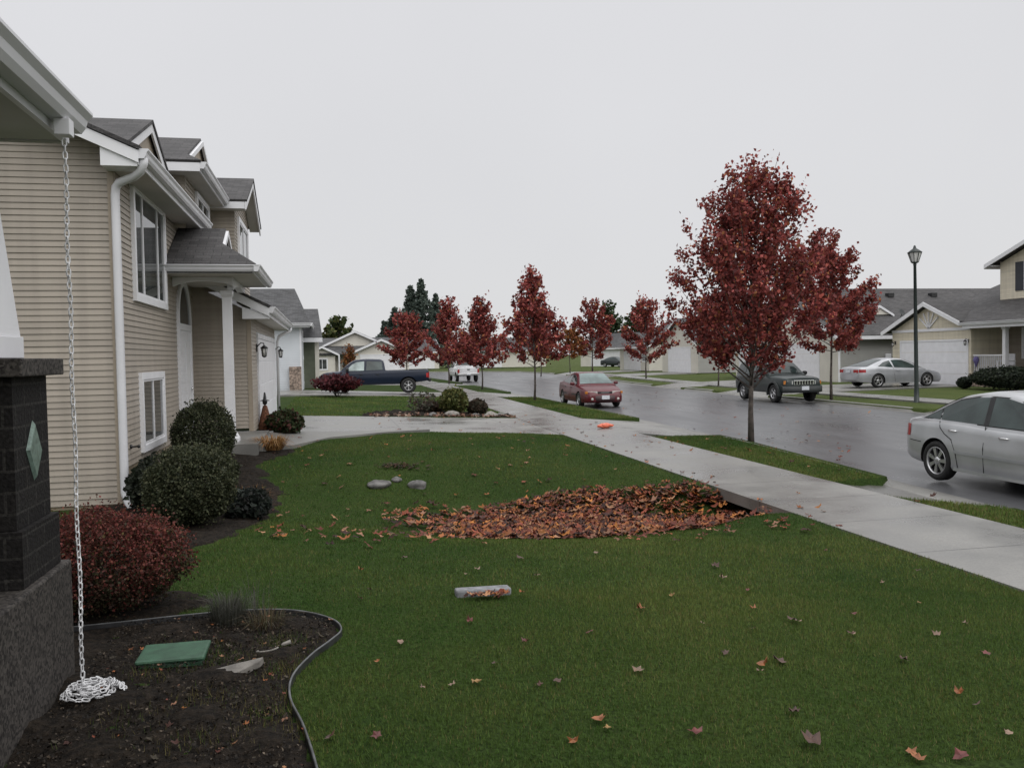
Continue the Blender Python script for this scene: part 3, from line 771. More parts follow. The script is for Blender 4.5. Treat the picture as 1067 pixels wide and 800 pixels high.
# main roof: ridge along the street
xo = FX+.41; xr = FX-LW/2; zr = 4.88+(xo-xr)*sl
def main_roof():
    mb = MB(); y0, y1 = SY-.42, 18.3
    mb.slab([(xo+.03, y0-.02, 4.91), (xo+.03, y1, 4.91), (xr, y1, zr+.03), (xr, y0-.02, zr+.03)], .05)
    mb.slab([(2*xr-xo, y0-.02, 4.91), (xr-.001, y0-.02, zr+.03), (xr-.001, y1+9, zr+.03), (2*xr-xo, y1+9, 4.91)], .05)
    return mb.build('roof', M['shingle'], nb)
np_(main_roof())
# rake boards and soffits of the gable end
mb = MB(); y0 = SY-.42
mb.slab([(xo-.0, y0, 4.855), (xo-.0, y0, 4.70), (xr, y0, zr-.185), (xr, y0, zr-.025)], .03, d=(0, 1, 0))
mb.slab([(2*xr-xo, y0, 4.855), (2*xr-xo, y0, 4.70), (xr-.001, y0, zr-.185), (xr-.001, y0, zr-.025)], .03, d=(0, 1, 0))
np_(mb.build('rake_board', M['white'], nb, fix=True))
mb = MB(); mb.slab([(xo-.01, y0+.032, 4.815), (xo-.01, SY, 4.815), (xr, SY, zr-.07), (xr, y0+.032, zr-.07)], .02); np_(mb.build('rake_soffit', M['soffit'], nb))
mb = MB(); mb.slab([(xo-.02, y0+.034, 4.66), (FX-.05, y0+.034, 4.66), (FX-.05, y0+.034, 4.9), (xo-.02, y0+.034, 4.72)], SY-y0-.05, d=(0, 1, 0)); np_(mb.build('eave_return', M['white'], nb, fix=True))
np_(box_part('eave_soffit', M['soffit'], nb, FX+.016, xo-.025, SY+.002, 18.25, 4.675, 4.70))
np_(box_part('fascia', M['white'], nb, xo-.022, xo-.002, SY-.385, 18.25, 4.68, 4.87))
np_(gutter(nb, (xo, y0+.01, 4.88), (xo, 18.28, 4.88), (1, 0, 0), .125, .125))
# downspout at the near corner
mb = MB(); dx = FX+.075
path = [(xo+.05, SY-.33, 4.78), (xo+.045, SY-.33, 4.70), (xo+.0, SY-.29, 4.615), (xo-.1, SY-.2, 4.56), (dx+.03, SY-.1, 4.50), (dx-.02, SY-.07, 4.44), (dx-.03, SY-.07, 4.34), (dx-.03, SY-.07, .62), (dx-.03, SY-.07, .42), (dx+.02, SY-.13, .30), (dx+.10, SY-.30, .24)]
mb.tube(path, .055, 8); np_(mb.build('downspout', M['gutterwhite'], nb))
# windows
np_(window(nb, (FX, 13.28, 3.03), (0, 1), 2.5, 1.72, .1, (.27, .73)))
np_(window(nb, (FX, 13.48, .82), (0, 1), 1.8, 1.17, .1, (.5,)))
mb = MB(); mb.lathe([(.0, .0), (.03, .0), (.03, .02), (.012, .03), (.012, .09), (.022, .10), (.022, .13), (0, .13)], 10, (0, 0, 0)); hb = mb.build('hose_bib', M['iron'], nb)
hb.rotation_euler = (0, R(90), 0); hb.matrix_parent_inverse = Matrix.Translation((2.72, -12.3, -.2)); hb.location = (FX+.012, 12.78, .98)
# front door with half-round light
mb = MB(); y0, y1, zb = 16.88, 18.4, .68
n = 16; cy_, rad = (y0+y1)/2, (y1-y0)/2; V = []; k = 0
def arch(r, zt): return [(cy_+r*math.cos(math.pi*j/n), zt+r*math.sin(math.pi*j/n)*1.05) for j in range(n+1)]
O = [(y1, zb)]+arch(rad, 2.92)+[(y0, zb)]; I = [(y1-.12, zb)]+arch(rad-.12, 2.92)+[(y0+.12, zb)]
V = [(FX+d, y, z) for d in (.0, .055) for P in (O, I) for y, z in P]; k = len(O)
F = []
for i in range(k-1): F += [(2*k+i, 2*k+i+1, 3*k+i+1, 3*k+i), (i, i+1, 2*k+i+1, 2*k+i), (k+i+1, k+i, 3*k+i, 3*k+i+1)]
mb.add(V, F); mb.box(FX+.0, FX+.05, y0+.122, y1-.122, 2.74, 2.86)
fr = np_(mb.build('door_surround', M['white'], nb, fix=True))
mb = MB(); P = arch(rad-.122, 2.92)+[(y0+.122, 2.862), (y1-.122, 2.862)]
mb.slab([(FX+.02, y, z) for y, z in P], .01, d=(1, 0, 0)); mb.build('arched_pane', M['glass'], fr, fix=True)
mb = MB(); mb.box(FX+.0, FX+.03, y0+.124, y1-.124, zb, 2.738)
for a in (0, 1):
    for z0, z1 in ((.85, 1.55), (1.75, 2.55)):
        ya = y0+.24+a*.55; mb.box(FX+.031, FX+.04, ya, ya+.46, z0, z1)
dr = np_(mb.build('door', M['vinyl'], nb)); mb = MB(); mb.lathe([(0, 0), (.03, .005), (.032, .03), (0, .05)], 10); kn_ = mb.build('handle', M['chrome'], dr); kn_.location = (FX+.035, y1-.2, 1.6); kn_.rotation_euler = (0, R(90), 0)
# garage wing: side wall, front wall, door, low roof
GFX, GY0, GY1 = -1.58, 18.9, 27.3
np_(wall(nb, (FX, GY0), (GFX, GY0), .72, 5.0, M['tan'], .081, lambda z: [(0, GFX-FX)] if z < 3.16 else [(0, max(.02, GFX-FX-(z-3.16)/.5))]))
np_(box_part('corner_board', M['tan_dark'], nb, GFX-.07, GFX+.02, GY0-.02, GY0-.015, .62, 3.12))
mb = MB(); siding(mb, (GFX, GY0), (0, 1), 1.5, .62, 3.15); siding(mb, (GFX, 27.0), (0, 1), .3, .62, 3.15); siding(mb, (GFX, GY0+1.5), (0, 1), 6.6, 2.78, 3.15)
np_(mb.build('wall', M['tan'], nb))
np_(garage_door(nb, (GFX, 20.55, .5), (0, 1), 6.35, 2.15))
mb = MB(); gx = GFX+.42
mb.slab([(gx+.03, GY0-.4, 3.27), (gx+.03, GY1+.4, 3.27), (FX-.0, GY1+.4, 3.27+(gx-FX)*.5), (FX-.0, GY0-.4, 3.27+(gx-FX)*.5)], .05)
np_(mb.build('roof', M['shingle'], nb))
mb = MB(); mb.slab([(gx, GY0-.38, 3.215), (gx, GY0-.38, 3.04), (FX+.02, GY0-.38, 3.04+(gx-FX-.02)*.5), (FX+.02, GY0-.38, 3.215+(gx-FX-.02)*.5)], .03, d=(0, 1, 0)); np_(mb.build('rake_board', M['white'], nb, fix=True))
mb = MB(); mb.slab([(gx-.02, GY0-.345, 3.0), (GFX-.12, GY0-.345, 3.0), (GFX-.12, GY0-.345, 3.25), (gx-.02, GY0-.345, 3.07)], .32, d=(0, 1, 0)); np_(mb.build('eave_return', M['white'], nb, fix=True))
np_(box_part('eave_soffit', M['soffit'], nb, GFX+.016, gx-.025, GY0+.002, GY1+.38, 3.04, 3.06))
np_(box_part('fascia', M['white'], nb, gx-.022, gx-.002, GY0-.345, GY1+.39, 3.04, 3.22))
np_(gutter(nb, (gx, GY0-.37, 3.24), (gx, GY1+.4, 3.24), (1, 0, 0), .125, .125))
mb = MB(); mb.tube([(gx+.06, GY1+.28, 3.12), (gx+.05, GY1+.28, 3.03), (GFX+.12, GY1+.24, 2.86), (GFX+.07, GY1+.22, 2.7), (GFX+.07, GY1+.22, .6)], .045, 8); np_(mb.build('downspout', M['gutterwhite'], nb))
np_(lantern(nb, (GFX+.014, 20.2, 2.42), (1, 0, 0))); np_(lantern(nb, (GFX+.014, 27.12, 2.42), (1, 0, 0)))
# porch: slab, post, arched beam, hipped roof with a gablet
np_(box_part('porch_slab', M['conc'], nb, FX+.02, -1.25, 15.95, 18.88, .05, .66))
PX0, PX1, PY0, PY1 = FX, -1.22, 15.75, 19.9; pz = 3.80
mb = MB(); rx, ry, rz_ = -1.84, (PY0+18.9)/2, 4.66
pk = (rz_-pz-.03)/(ry-PY0+.03); gw = .7
mb.slab([(PX0+.02, PY0-.03, pz+.03), (PX1+.03, PY0-.03, pz+.03), (rx, ry-gw, rz_-gw*pk), (rx, ry, rz_), (PX0+.02, ry, rz_)], .04)
mb.slab([(PX1+.031, PY0-.03, pz+.03), (PX1+.031, 18.9, pz+.03), (rx-.03, ry+gw, rz_-gw*pk), (rx-.03, ry-gw, rz_-gw*pk)], .04)
mb.slab([(PX1+.03, 18.93, pz+.03), (PX0+.02, 18.93, pz+.03), (PX0+.02, ry+.001, rz_), (rx, ry+.001, rz_), (rx, ry+gw, rz_-gw*pk)], .04)
np_(mb.build('porch_roof', M['shingle'], nb))
def gablet(x, y, zt, hw, hh, name='gablet'):
    """small white-trimmed gable facing the street: apex (x, y, zt)"""
    mb = MB(); t = .09
    mb.slab([(x, y-hw, zt-hh), (x, y+hw, zt-hh), (x, y, zt)], .05, d=(-1, 0, 0), mi=1)
    L = math.hypot(hw, hh); u = Vector((0, hw/L, hh/L)); n_ = Vector((0, -hh/L, hw/L))
    for s in (-1, 1):
        uu = Vector((0, -s*hw/L, -hh/L)); nn_ = Vector((0, -s*hh/L, hw/L))
        a = Vector((x+.05, y, zt+.01)); b = a+uu*(L+.02)
        mb.slab([a, b, b-nn_*t, a-Vector((0, 0, t*L/hw))], .05, d=(1, 0, 0), mi=0)
    return np_(mb.build(name, [M['white'], M['tan_dark']], nb, fix=True))
gablet(rx-.05, ry, rz_-.055, gw-.02, (gw-.02)*pk)
np_(box_part('porch_ceiling', M['soffit'], nb, PX0+.02, PX1-.03, PY0+.0, 18.88, pz-.135, pz-.11))
mb = MB(); mb.box(PX0+.016, PX1-.0, PY0, PY0+.02, pz-.14, pz); mb.box(PX1-.022, PX1-.002, PY0+.022, 18.86, pz-.14, pz-.002); np_(mb.build('porch_fascia', M['white'], nb))
np_(gutter(nb, (PX0+.02, PY0, pz+.005), (PX1+.1, PY0, pz+.005), (0, -1, 0), .12, .12)); np_(gutter(nb, (PX1, PY0-.115, pz+.005), (PX1, 19.2, pz+.005), (1, 0, 0), .12, .12))
mb = MB(); yb = 16.5; xA, xB = PX0+.02, -1.66
top = [(xB, pz-.14), (xA, pz-.14)]; low = [(xA+(xB-xA)*f, 3.50+.10*math.sin(math.pi*f)**.7) for f in np.linspace(0, 1, 14)]
mb.slab([(x, yb, z) for x, z in top+low], .14, d=(0, 1, 0)); np_(mb.build('porch_beam', M['white'], nb, fix=True))
mb = MB(); mb.slab([(-1.66, yb+.16, pz-.14), (-1.66, 18.86, pz-.14), (-1.66, 18.86, 3.44)]+[(-1.66, 18.86-(18.86-yb-.16)*f, 3.44+.14*math.sin(math.pi*f)**.7) for f in np.linspace(.07, 1, 12)], .12, d=(-1, 0, 0)); np_(mb.build('porch_beam', M['white'], nb, fix=True))
mb = MB(); px_, py_ = -1.78, 16.62
for w0, z0, w1, z1 in ((.15, .66, .15, .72), (.15, .72, .085, .86), (.085, .86, .08, 3.30), (.08, 3.30, .105, 3.35), (.105, 3.35, .105, 3.42)): frustum(mb, (px_, py_), w0, z0, w1, z1)
np_(mb.build('porch_post', M['white'], nb))
# dormer gable over the big window
def cross_gable(x, yc, zpk, hw, slope, back, name='roof', fas=True, wallm='tan_dark', ov=.0):
    zb_ = zpk-hw*slope; mb = MB()
    for s in (-1, 1):
        mb.slab([(x+.02, yc, zpk+.03), (x+.02, yc+s*(hw+.02), zb_+.03), (back, yc+s*(hw+.02), zb_+.03), (back, yc, zpk+.03)], .05)
    np_(mb.build(name, M['shingle'], nb))
    mb = MB()
    for s in (-1, 1):
        mb.slab([(x, yc, zpk-.02), (x, yc+s*hw, zb_-.02), (x, yc+s*hw, zb_-.17), (x, yc, zpk-.02-.15-.0)], .03, d=(-1, 0, 0))
    np_(mb.build('rake_board', M['white'], nb, fix=True))
    return zb_
cross_gable(-2.60, 14.5, 5.90, 1.95, .42, -6.0)
mb = MB(); mb.slab([(-2.68, 12.75, 4.98), (-2.68, 16.25, 4.98), (-2.68, 16.25, 5.06), (-2.68, 14.5, 5.82), (-2.68, 12.75, 5.06)], .04, d=(-1, 0, 0)); np_(mb.build('gable_panel', M['tan_dark'], nb, fix=True))
# taller entry bay behind the porch
BX = -2.5; BY0, BY1 = 16.9, 21.0; bz = 5.73
np_(wall(nb, (FX-5, BY0), (BX, BY0), 4.6, bz, M['tan'], .081)); np_(wall(nb, (BX, BY0), (BX, BY1), 4.72, bz-.15, M['tan'], .081))
ex = -2.17; mb = MB(); ry = (BY0+BY1)/2; r_z = 6.74; rx = -2.46
pk = (r_z-bz-.03)/(ry-BY0+.44); gw = 1.9
mb.slab([(ex+.02, BY0-.44, bz+.03), (rx, ry-gw, r_z-gw*pk), (rx, ry, r_z), (-8, ry, r_z), (-8, BY0-.44, bz+.03)], .05)
mb.slab([(ex+.021, BY0-.44, bz+.03), (ex+.021, BY1+.4, bz+.03), (rx-.03, ry+gw, r_z-gw*pk), (rx-.03, ry-gw, r_z-gw*pk)], .05)
mb.slab([(ex+.02, BY1+.42, bz+.03), (-8, BY1+.42, bz+.03), (-8, ry+.001, r_z), (rx, ry+.001, r_z), (rx, ry+gw, r_z-gw*pk)], .05)
np_(mb.build('roof', M['shingle'], nb)); gablet(rx-.05, ry, r_z-.065, gw-.02, (gw-.02)*pk)
mb = MB(); mb.box(-8, ex-.0, BY0-.42, BY0-.40, bz-.17, bz); mb.box(ex-.022, ex-.002, BY0-.398, BY1+.38, bz-.17, bz-.003); np_(mb.build('fascia', M['white'], nb))
mb = MB(); mb.box(-8, ex-.024, BY0-.396, BY1+.38, bz-.17, bz-.15); np_(mb.build('eave_soffit', M['soffit'], nb))
np_(gutter(nb, (ex, BY0-.41, bz), (ex, BY1+.4, bz), (1, 0, 0), .12, .12))
np_(window(nb, (BX, 18.1, 4.9), (0, 1), 1.8, .6, .07, (.5,)))
# upper storey over the garage with its own gable to the street
UX, UY0, UY1 = -2.0, 20.6, 24.1; uz = 5.74
np_(wall(nb, (FX-4, UY0), (UX, UY0), 3.7, uz, M['tan'], .081)); us = .42; uc = (UY0+UY1)/2
np_(wall(nb, (UX, UY0), (UX, UY1), 3.45, uz+us*(UY1-UY0)/2, M['tan'], .081, gable_rg(UY1-UY0, uz, us)))
mb = MB(); zpk = uz+us*(UY1-UY0)/2+.12; hw = (UY1-UY0)/2+.38; zb_ = zpk-hw*us; xf = UX+.30
for s in (-1, 1): mb.slab([(xf+.02, uc, zpk+.03), (xf+.02, uc+s*(hw+.02), zb_+.03), (-8, uc+s*(hw+.02), zb_+.03), (-8, uc, zpk+.03)], .05)
np_(mb.build('roof', M['shingle'], nb)); mb = MB()
for s in (-1, 1): mb.slab([(xf, uc, zpk-.02), (xf, uc+s*hw, zb_-.02), (xf, uc+s*hw, zb_-.19), (xf, uc, zpk-.19)], .03, d=(-1, 0, 0))
np_(mb.build('rake_board', M['white'], nb, fix=True))
mb = MB()
for s in (-1, 1): mb.slab([(xf-.032, uc, zpk-.08), (xf-.032, uc+s*hw, zb_-.08), (UX+.016, uc+s*hw, zb_-.08), (UX+.016, uc, zpk-.08)], .02)
np_(mb.build('rake_soffit', M['soffit'], nb))
mb = MB(); mb.box(-8, xf-.035, uc-hw-.001, uc-hw+.02, zb_-.17, zb_-.021); np_(mb.build('fascia', M['white'], nb))
mb = MB(); mb.box(-8, xf-.04, uc-hw+.022, UY0-.016, zb_-.17, zb_-.15); np_(mb.build('eave_soffit', M['soffit'], nb))
np_(window(nb, (UX, 21.1, 4.1), (0, 1), 2.4, 1.4, .1, (.5,)))
# ------------------------------------------------------------------ vehicles (local: +x forward, +y left, ground z = 0)
def pch(pts):
    P = np.array(pts, float); x, y = P[:, 0], P[:, 1]; n = len(x); h = np.diff(x); d = np.diff(y)/h; m = np.zeros(n)
    for i in range(1, n-1):
        if d[i-1]*d[i] > 0: m[i] = 2*d[i-1]*d[i]/(d[i-1]+d[i])
    m[0], m[-1] = d[0], d[-1]
    def f(q):
        q = np.clip(q, x[0], x[-1]); i = np.clip(np.searchsorted(x, q)-1, 0, n-2); t = (q-x[i])/h[i]
        return (2*t**3-3*t**2+1)*y[i]+(t**3-2*t**2+t)*h[i]*m[i]+(-2*t**3+3*t**2)*y[i+1]+(t**3-t**2)*h[i]*m[i+1]
    return f
class Car:
    def __init__(s, name, label, cat, loc, rz, S, group=None):
        s.S = S; s.root = thing(name, label, cat, loc, rz, group)
        s.zt, s.zb, s.w = pch(S['top']), pch(S['bot']), pch(S['wid'])
        s.roof, s.wr, s.gb = pch(S['roof']), pch(S['wroof']), pch(S['gbase'])
        s.body(); s.wheels()
    def sect(s, x):
        zb, zt, w = s.zb(x), s.zt(x), s.w(x); H = zt-zb; cr = s.S.get('crown', .04)
        k = s.S.get('tuck', .06)
        return [(0, zb), (.80*w, zb), (w-.045, zb+.012), (w-.012, zb+.06), (w-.004, zb+.28*H), (w, zb+.5*H), (w-.006, zb+.62*H), (w-.012, zb+.66*H), (w-.022, zb+.82*H), (w-.04, zt-.05), (w-.062, zt-.014), (w-.10, zt+.004), (.62*w, zt+cr*.75), (.3*w, zt+cr*.95), (0, zt+cr)]
    def side_y(s, x, z):
        P = s.sect(x)[3:11]; return float(np.interp(z, [p[1] for p in P], [p[0] for p in P]))
    def gsect(s, x):
        zb, zr, wt, wb = s.gb(x), s.roof(x), s.wr(x), s.w(x)-.055
        h = zr-zb; wt = wb-(wb-wt)*min(1, max(0, h)/s.S['gh'])
        r = min(.07, h*.45)
        return [(wb, zb-.03), (wb-(wb-wt)*.5, zb+(h-r)*.5), (wt, zr-r), (wt-.025, zr-r*.38), (wt-.075, zr-r*.08), (wt*.55, zr+.012*min(1, h*3)), (0, zr+.018*min(1, h*3))]
    def g_y(s, x, z):
        P = s.gsect(x)[:4]; return float(np.interp(z, [p[1] for p in P], [p[0] for p in P]))
    def loft(s, mb, xs, fn, cap=True):
        V = []; n = 0
        for x in xs:
            h = fn(x); ring_ = [(x, y, z) for y, z in h]+[(x, -y, z) for y, z in h[::-1] if y > 1e-6]
            n = len(ring_); V += ring_
        F = [(i*n+j, (i+1)*n+j, (i+1)*n+(j+1) % n, i*n+(j+1) % n) for i in range(len(xs)-1) for j in range(n)]
        if cap: F += [tuple(range(n)), tuple((len(xs)-1)*n+j for j in range(n-1, -1, -1))]
        mb.add(V, F, 0, True)
    def body(s):
        S = s.S; L0, L1 = S['top'][0][0], S['top'][-1][0]
        xs = np.unique(np.concatenate([np.linspace(L0, L1, 56), L0+np.array([.02, .05, .1]), L1-np.array([.02, .05, .1])]))
        mb = MB(); s.loft(mb, xs, s.sect)
        b = mb.build('body', [S['paint'], M['well']], s.root, fix=True)
        cut = MB()
        for ax in S['axles']:
            rr = S['r']*S.get('arch', 1.17)
            cut.lathe([(rr, S['W']/2-.24), (rr, S['W']/2+.3)], 40, (ax, 0, S['r']*1.02), 'y', 0)
            cut.lathe([(rr, -S['W']/2-.3), (rr, -S['W']/2+.24)], 40, (ax, 0, S['r']*1.02), 'y', 0)
        extra = S.get('cut')
        if extra: cut.box(*extra)
        co = cut.build('cutter', M['well'], s.root, fix=True)
        bo = b.modifiers.new('c', 'BOOLEAN'); bo.operation = 'DIFFERENCE'; bo.object = co; bo.solver = 'EXACT'; bo.material_mode = 'TRANSFER'
        bpy.context.view_layer.update(); dg = bpy.context.evaluated_depsgraph_get(); dg.update(); me = bpy.data.meshes.new_from_object(b.evaluated_get(dg), depsgraph=dg); b.modifiers.clear(); b.data = me
        bpy.data.objects.remove(co, do_unlink=True)
        try:
            me.shade_auto_smooth if False else None
            me.set_sharp_from_angle(angle=R(42))
        except Exception: pass
        g0, g1 = S['roof'][0][0], S['roof'][-1][0]
        mb = MB(); s.loft(mb, np.linspace(g0, g1, 44), s.gsect)
        s.cab = mb.build('cabin', S.get('cabpaint', S['paint']), s.root, fix=True)
        s.cab.data.set_sharp_from_angle(angle=R(40))
    def wheels(s):
        S = s.S; r = S['r']; tw = S.get('tw', .2); W = S['W']
        for ax in S['axles']:
            for sd in (1, -1):
                wh = sub('wheel', s.root); wh.location = (ax, sd*(W/2-tw/2-.012), r); wh.rotation_euler = (0, R(17*ax), 0 if sd > 0 else math.pi)
                h = tw/2; mb = MB(); rr = r*S.get('rimf', .66)
                mb.lathe([(rr, h*.8), (rr+.012, h*.94), (r*.86, h), (r*.95, h*.86), (r, h*.55), (r, -h*.55), (r*.95, -h*.86), (r*.86, -h), (rr, -h*.8)], 36, (0, 0, 0), 'y', cap=False)
                mb.lathe([(rr*1.005, h*.3), (0.0, h*.28)], 20, (0, 0, 0), 'y')
                mb.build('tyre', M['tyre'], wh)
                mb = MB(); ns = S.get('spokes', 7)
                mb.lathe([(rr, h*.3), (rr, h*.8), (rr*.985, h*.92), (rr*.93, h*.86), (rr*.9, h*.62), (rr*.9, h*.32)], 36, (0, 0, 0), 'y', cap=False)
                mb.lathe([(rr*.3, h*.33), (rr*.28, h*.74), (rr*.1, h*.8), (0, h*.8)], 18, (0, 0, 0), 'y', cap=False)
                for k in range(ns):
                    t = 2*math.pi*k/ns; u = Vector((math.cos(t), 0, math.sin(t))); v = Vector((-u.z, 0, u.x)); a, bb = S.get('spw', (.10, .16))
                    p = [u*rr*.24+v*rr*a, u*rr*.24-v*rr*a, u*rr*.93-v*rr*bb, u*rr*.93+v*rr*bb]
                    mb.add([q+Vector((0, h*z, 0)) for z in (.4, .72) for q in p], [(0, 1, 2, 3), (7, 6, 5, 4), (0, 4, 5, 1), (1, 5, 6, 2), (2, 6, 7, 3), (3, 7, 4, 0)])
                mb.build('rim', S.get('rimmat', M['rim']), wh, fix=True)
    def panel(s, name, poly, m, sides=(1, -1), off=.004, th=.006, on='g', parent=None):
        """flat piece following the side of cabin ('g') or body ('b'), outline poly in (x, z)"""
        fy = s.g_y if on == 'g' else s.side_y
        for sd in sides:
            mb = MB(); n = len(poly); c = (sum(p[0] for p in poly)/n, sum(p[1] for p in poly)/n)
            V = [(x, sd*(fy(x, z)+off), z) for x, z in poly]+[(x, sd*(fy(x, z)+off+th), z) for x, z in poly]+[(c[0], sd*(fy(*c)+off+th), c[1])]
            mb.add(V, [(i, (i+1) % n, n+(i+1) % n, n+i) for i in range(n)]+[(n+i, n+(i+1) % n, 2*n) for i in range(n)])
            mb.build(name, m, parent or s.root, fix=True)
    def glass(s, name, x0, x1, inset=.07, off=.012, m=None, lo=.06):
        """windscreen or rear window: patch of the cabin's sloping face between x0 and x1"""
        mb = MB(); n = 9; V = []; k = 9
        for i in range(n):
            x = x0+(x1-x0)*i/(n-1); P = s.gsect(x); half = P[3][0]-inset+.03; half = max(half, .1)
            for j in range(k):
                y = -half+2*half*j/(k-1)
                z = float(np.interp(abs(y), [p[0] for p in P[::-1]], [p[1] for p in P[::-1]]))
                V.append((x, y, z))
        V = [Vector(v) for v in V]; up_ = []
        dx, dz = x1-x0, s.gsect(x1)[6][1]-s.gsect(x0)[6][1]; nrm = Vector((-dz, 0, dx)); nrm = nrm*(1 if nrm.z > 0 else -1); nrm.normalize()
        V = [v+nrm*off for v in V]
        mb.add(V, [(i*k+j, i*k+j+1, (i+1)*k+j+1, (i+1)*k+j) for i in range(n-1) for j in range(k-1)], 0, True)
        return mb.build(name, m or M['carglass'], s.root)
    def seam(s, name, pts, wd=.010, m=None, sides=(1, -1), off=.003):
        for sd in sides:
            mb = MB(); V = [(x, sd*(s.side_y(x, z)+off), z) for x, z in pts]
            for a, b in zip(V[:-1], V[1:]): mb.bar(a, b, wd, .006, up=(0, 1, 0))
            mb.build(name, m or M['well'], s.root)
    def part(s, name, m, *a, bevel=.0, rot=None):
        mb = MB(); mb.box(*a); return mb.build(name, m, s.root, bevel=bevel)
    def mirror(s, x, z, m, sz=(.10, .09, .065), arm=.03):
        for sd in (1, -1):
            y = sd*(s.w(x)+arm+sz[1]-.05); mb = MB()
            mb.lathe([(0, -sz[1]), (sz[2]*.7, -sz[1]*.92), (sz[2], -sz[1]*.4), (sz[2], sz[1]*.5), (sz[2]*.75, sz[1]*.9), (0, sz[1])], 14, (0, 0, 0), 'y')
            mb.bar((0, -sd*sz[1]*.8, -sz[2]*.3), (-.02, -sd*(sz[1]+.06), -sz[2]*.6), .05, .03)
            o = mb.build('mirror', m, s.root); o.location = (x, y, z); o.scale = (.75, 1, 1)
    def handles(s, spots, m, n=.17):
        for x, z in spots:
            for sd in (1, -1):
                y = sd*(s.side_y(x, z)+.012); mb = MB(); mb.tube([(x-n/2, y-sd*.012, z), (x-n/2+.025, y+sd*.012, z), (x+n/2-.025, y+sd*.012, z), (x+n/2, y-sd*.012, z)], .014, 8)
                mb.build('door_handle', m, s.root)
def lens_patch(c, name, m, xs, zs, sides=(1, -1), off=.006, end=None):
    """lamp lens wrapped on the body side between x range xs and height range zs"""
    for sd in sides:
        mb = MB(); V = []; n, k = 6, 4
        for i in range(n):
            x = xs[0]+(xs[1]-xs[0])*i/(n-1)
            for j in range(k):
                z = zs[0]+(zs[1]-zs[0])*j/(k-1); V.append((x, sd*(c.side_y(x, z)+off), z))
        mb.add(V, [(i*k+j, i*k+j+1, (i+1)*k+j+1, (i+1)*k+j) for i in range(n-1) for j in range(k-1)], 0, True)
        mb.build(name, m, c.root)
def end_lens(c, name, m, x, ys, zs, th=.02, sides=(1, -1), bevel=.008, slant=0.):
    for sd in sides:
        mb = MB(); V = []
        for dx in (0, th):
            for y, z in ((ys[0], zs[0]), (ys[1], zs[0]), (ys[1], zs[1]), (ys[0], zs[1])):
                V.append((x+dx*(1 if x > 0 else -1)-(1 if x > 0 else -1)*slant*(y-ys[0]), sd*y, z))
        mb.add(V, [(3, 2, 1, 0), (4, 5, 6, 7)]+[(i, (i+1) % 4, 4+(i+1) % 4, 4+i) for i in range(4)])
        mb.build(name, m, c.root, fix=True, bevel=bevel)

# 1. silver saloon at the near kerb, cut by the frame
S = dict(W=1.73, r=.316, axles=(-1.36, 1.36), paint=M['silver'], gh=.46, spokes=7, spw=(.09, .15), rimf=.7, arch=1.13,
    top=[(-2.30, .62), (-2.27, .84), (-2.15, .935), (-1.75, .965), (-1.0, .945), (0, .90), (.85, .875), (1.5, .82), (2.0, .72), (2.2, .62), (2.25, .5)],
    bot=[(-2.30, .42), (-2.22, .32), (-1.9, .26), (-1.0, .2), (1.2, .19), (1.9, .2), (2.25, .28)],
    wid=[(-2.30, .60), (-2.24, .70), (-2.05, .80), (-1.5, .86), (0, .865), (1.3, .86), (1.9, .80), (2.15, .68), (2.25, .5)],
    roof=[(-1.88, .955), (-1.72, 1.02), (-1.22, 1.27), (-.9, 1.375), (-.5, 1.42), (-.1, 1.415), (.3, 1.34), (.8, 1.08), (1.12, .88)],
    gbase=[(-1.88, .955), (-1.0, .945), (0, .90), (.85, .875), (1.12, .86)],
    wroof=[(-1.88, .60), (-1.2, .60), (0, .615), (.6, .6), (1.12, .6)], crown=.03)
c = Car('parked_car', 'silver four-door saloon parked at the near kerb, its front cut off by the frame', 'car', (10.24, 10.61, .045), R(-90), S=S)
def sidewin(c, polys):
    for p in polys: c.panel('side_window', p, M['carglass'])
sidewin(c, [[(-1.66, .985), (-1.36, 1.13), (-1.32, .978)], [(-1.29, .975), (-1.33, 1.15), (-1.03, 1.28), (-.7, 1.338), (-.43, 1.352), (-.37, .95)], [(-.30, .945), (-.35, 1.354), (-.1, 1.348), (.16, 1.295), (.42, 1.17), (.68, 1.0), (.71, .93)]])
c.panel('pillar_trim', [(-.385, .945), (-.44, 1.355), (-.34, 1.357), (-.29, .94)], M['black'], off=.008, th=.004)
# dark window surround
c.panel('window_trim', [(-1.72, .97), (-1.35, 1.155), (-1.06, 1.298), (-.7, 1.357), (-.35, 1.37), (-.1, 1.364), (.18, 1.312), (.45, 1.185), (.73, .995), (.75, .912), (-.3, .93)], M['black'], off=.001, th=.002)
c.glass('windscreen', .28, 1.04); c.glass('rear_window', -1.05, -1.72)
for x0, x1 in ((-1.12, -.12), (-.10, .98)):
    pass
c.seam('door_seam', [(-1.31, .95), (-1.27, .85), (-1.16, .76), (-1.0, .68), (-.90, .48), (-.86, .26)]); c.seam('door_seam', [(-.335, .93), (-.33, .6), (-.32, .25)]); c.seam('door_seam', [(.84, .86), (.86, .6), (.82, .26)])
c.seam('side_moulding', [(-.93, .50), (-.4, .495), (.4, .485), (.92, .475)], .045, M['silver2'], off=.008)
c.seam('sill_trim', [(-.95, .235), (0, .222), (.95, .215)], .05, M['silver'], off=.006)
c.handles([(-.98, .82), (.05, .79)], M['chrome'])
c.mirror(.66, .985, M['silver'])
lens_patch(c, 'tail_lamp', M['redlamp'], (-2.285, -2.02), (.665, .86)); end_lens(c, 'tail_lamp', M['redlamp'], -2.268, (.40, .66), (.66, .84), .02, slant=.05)
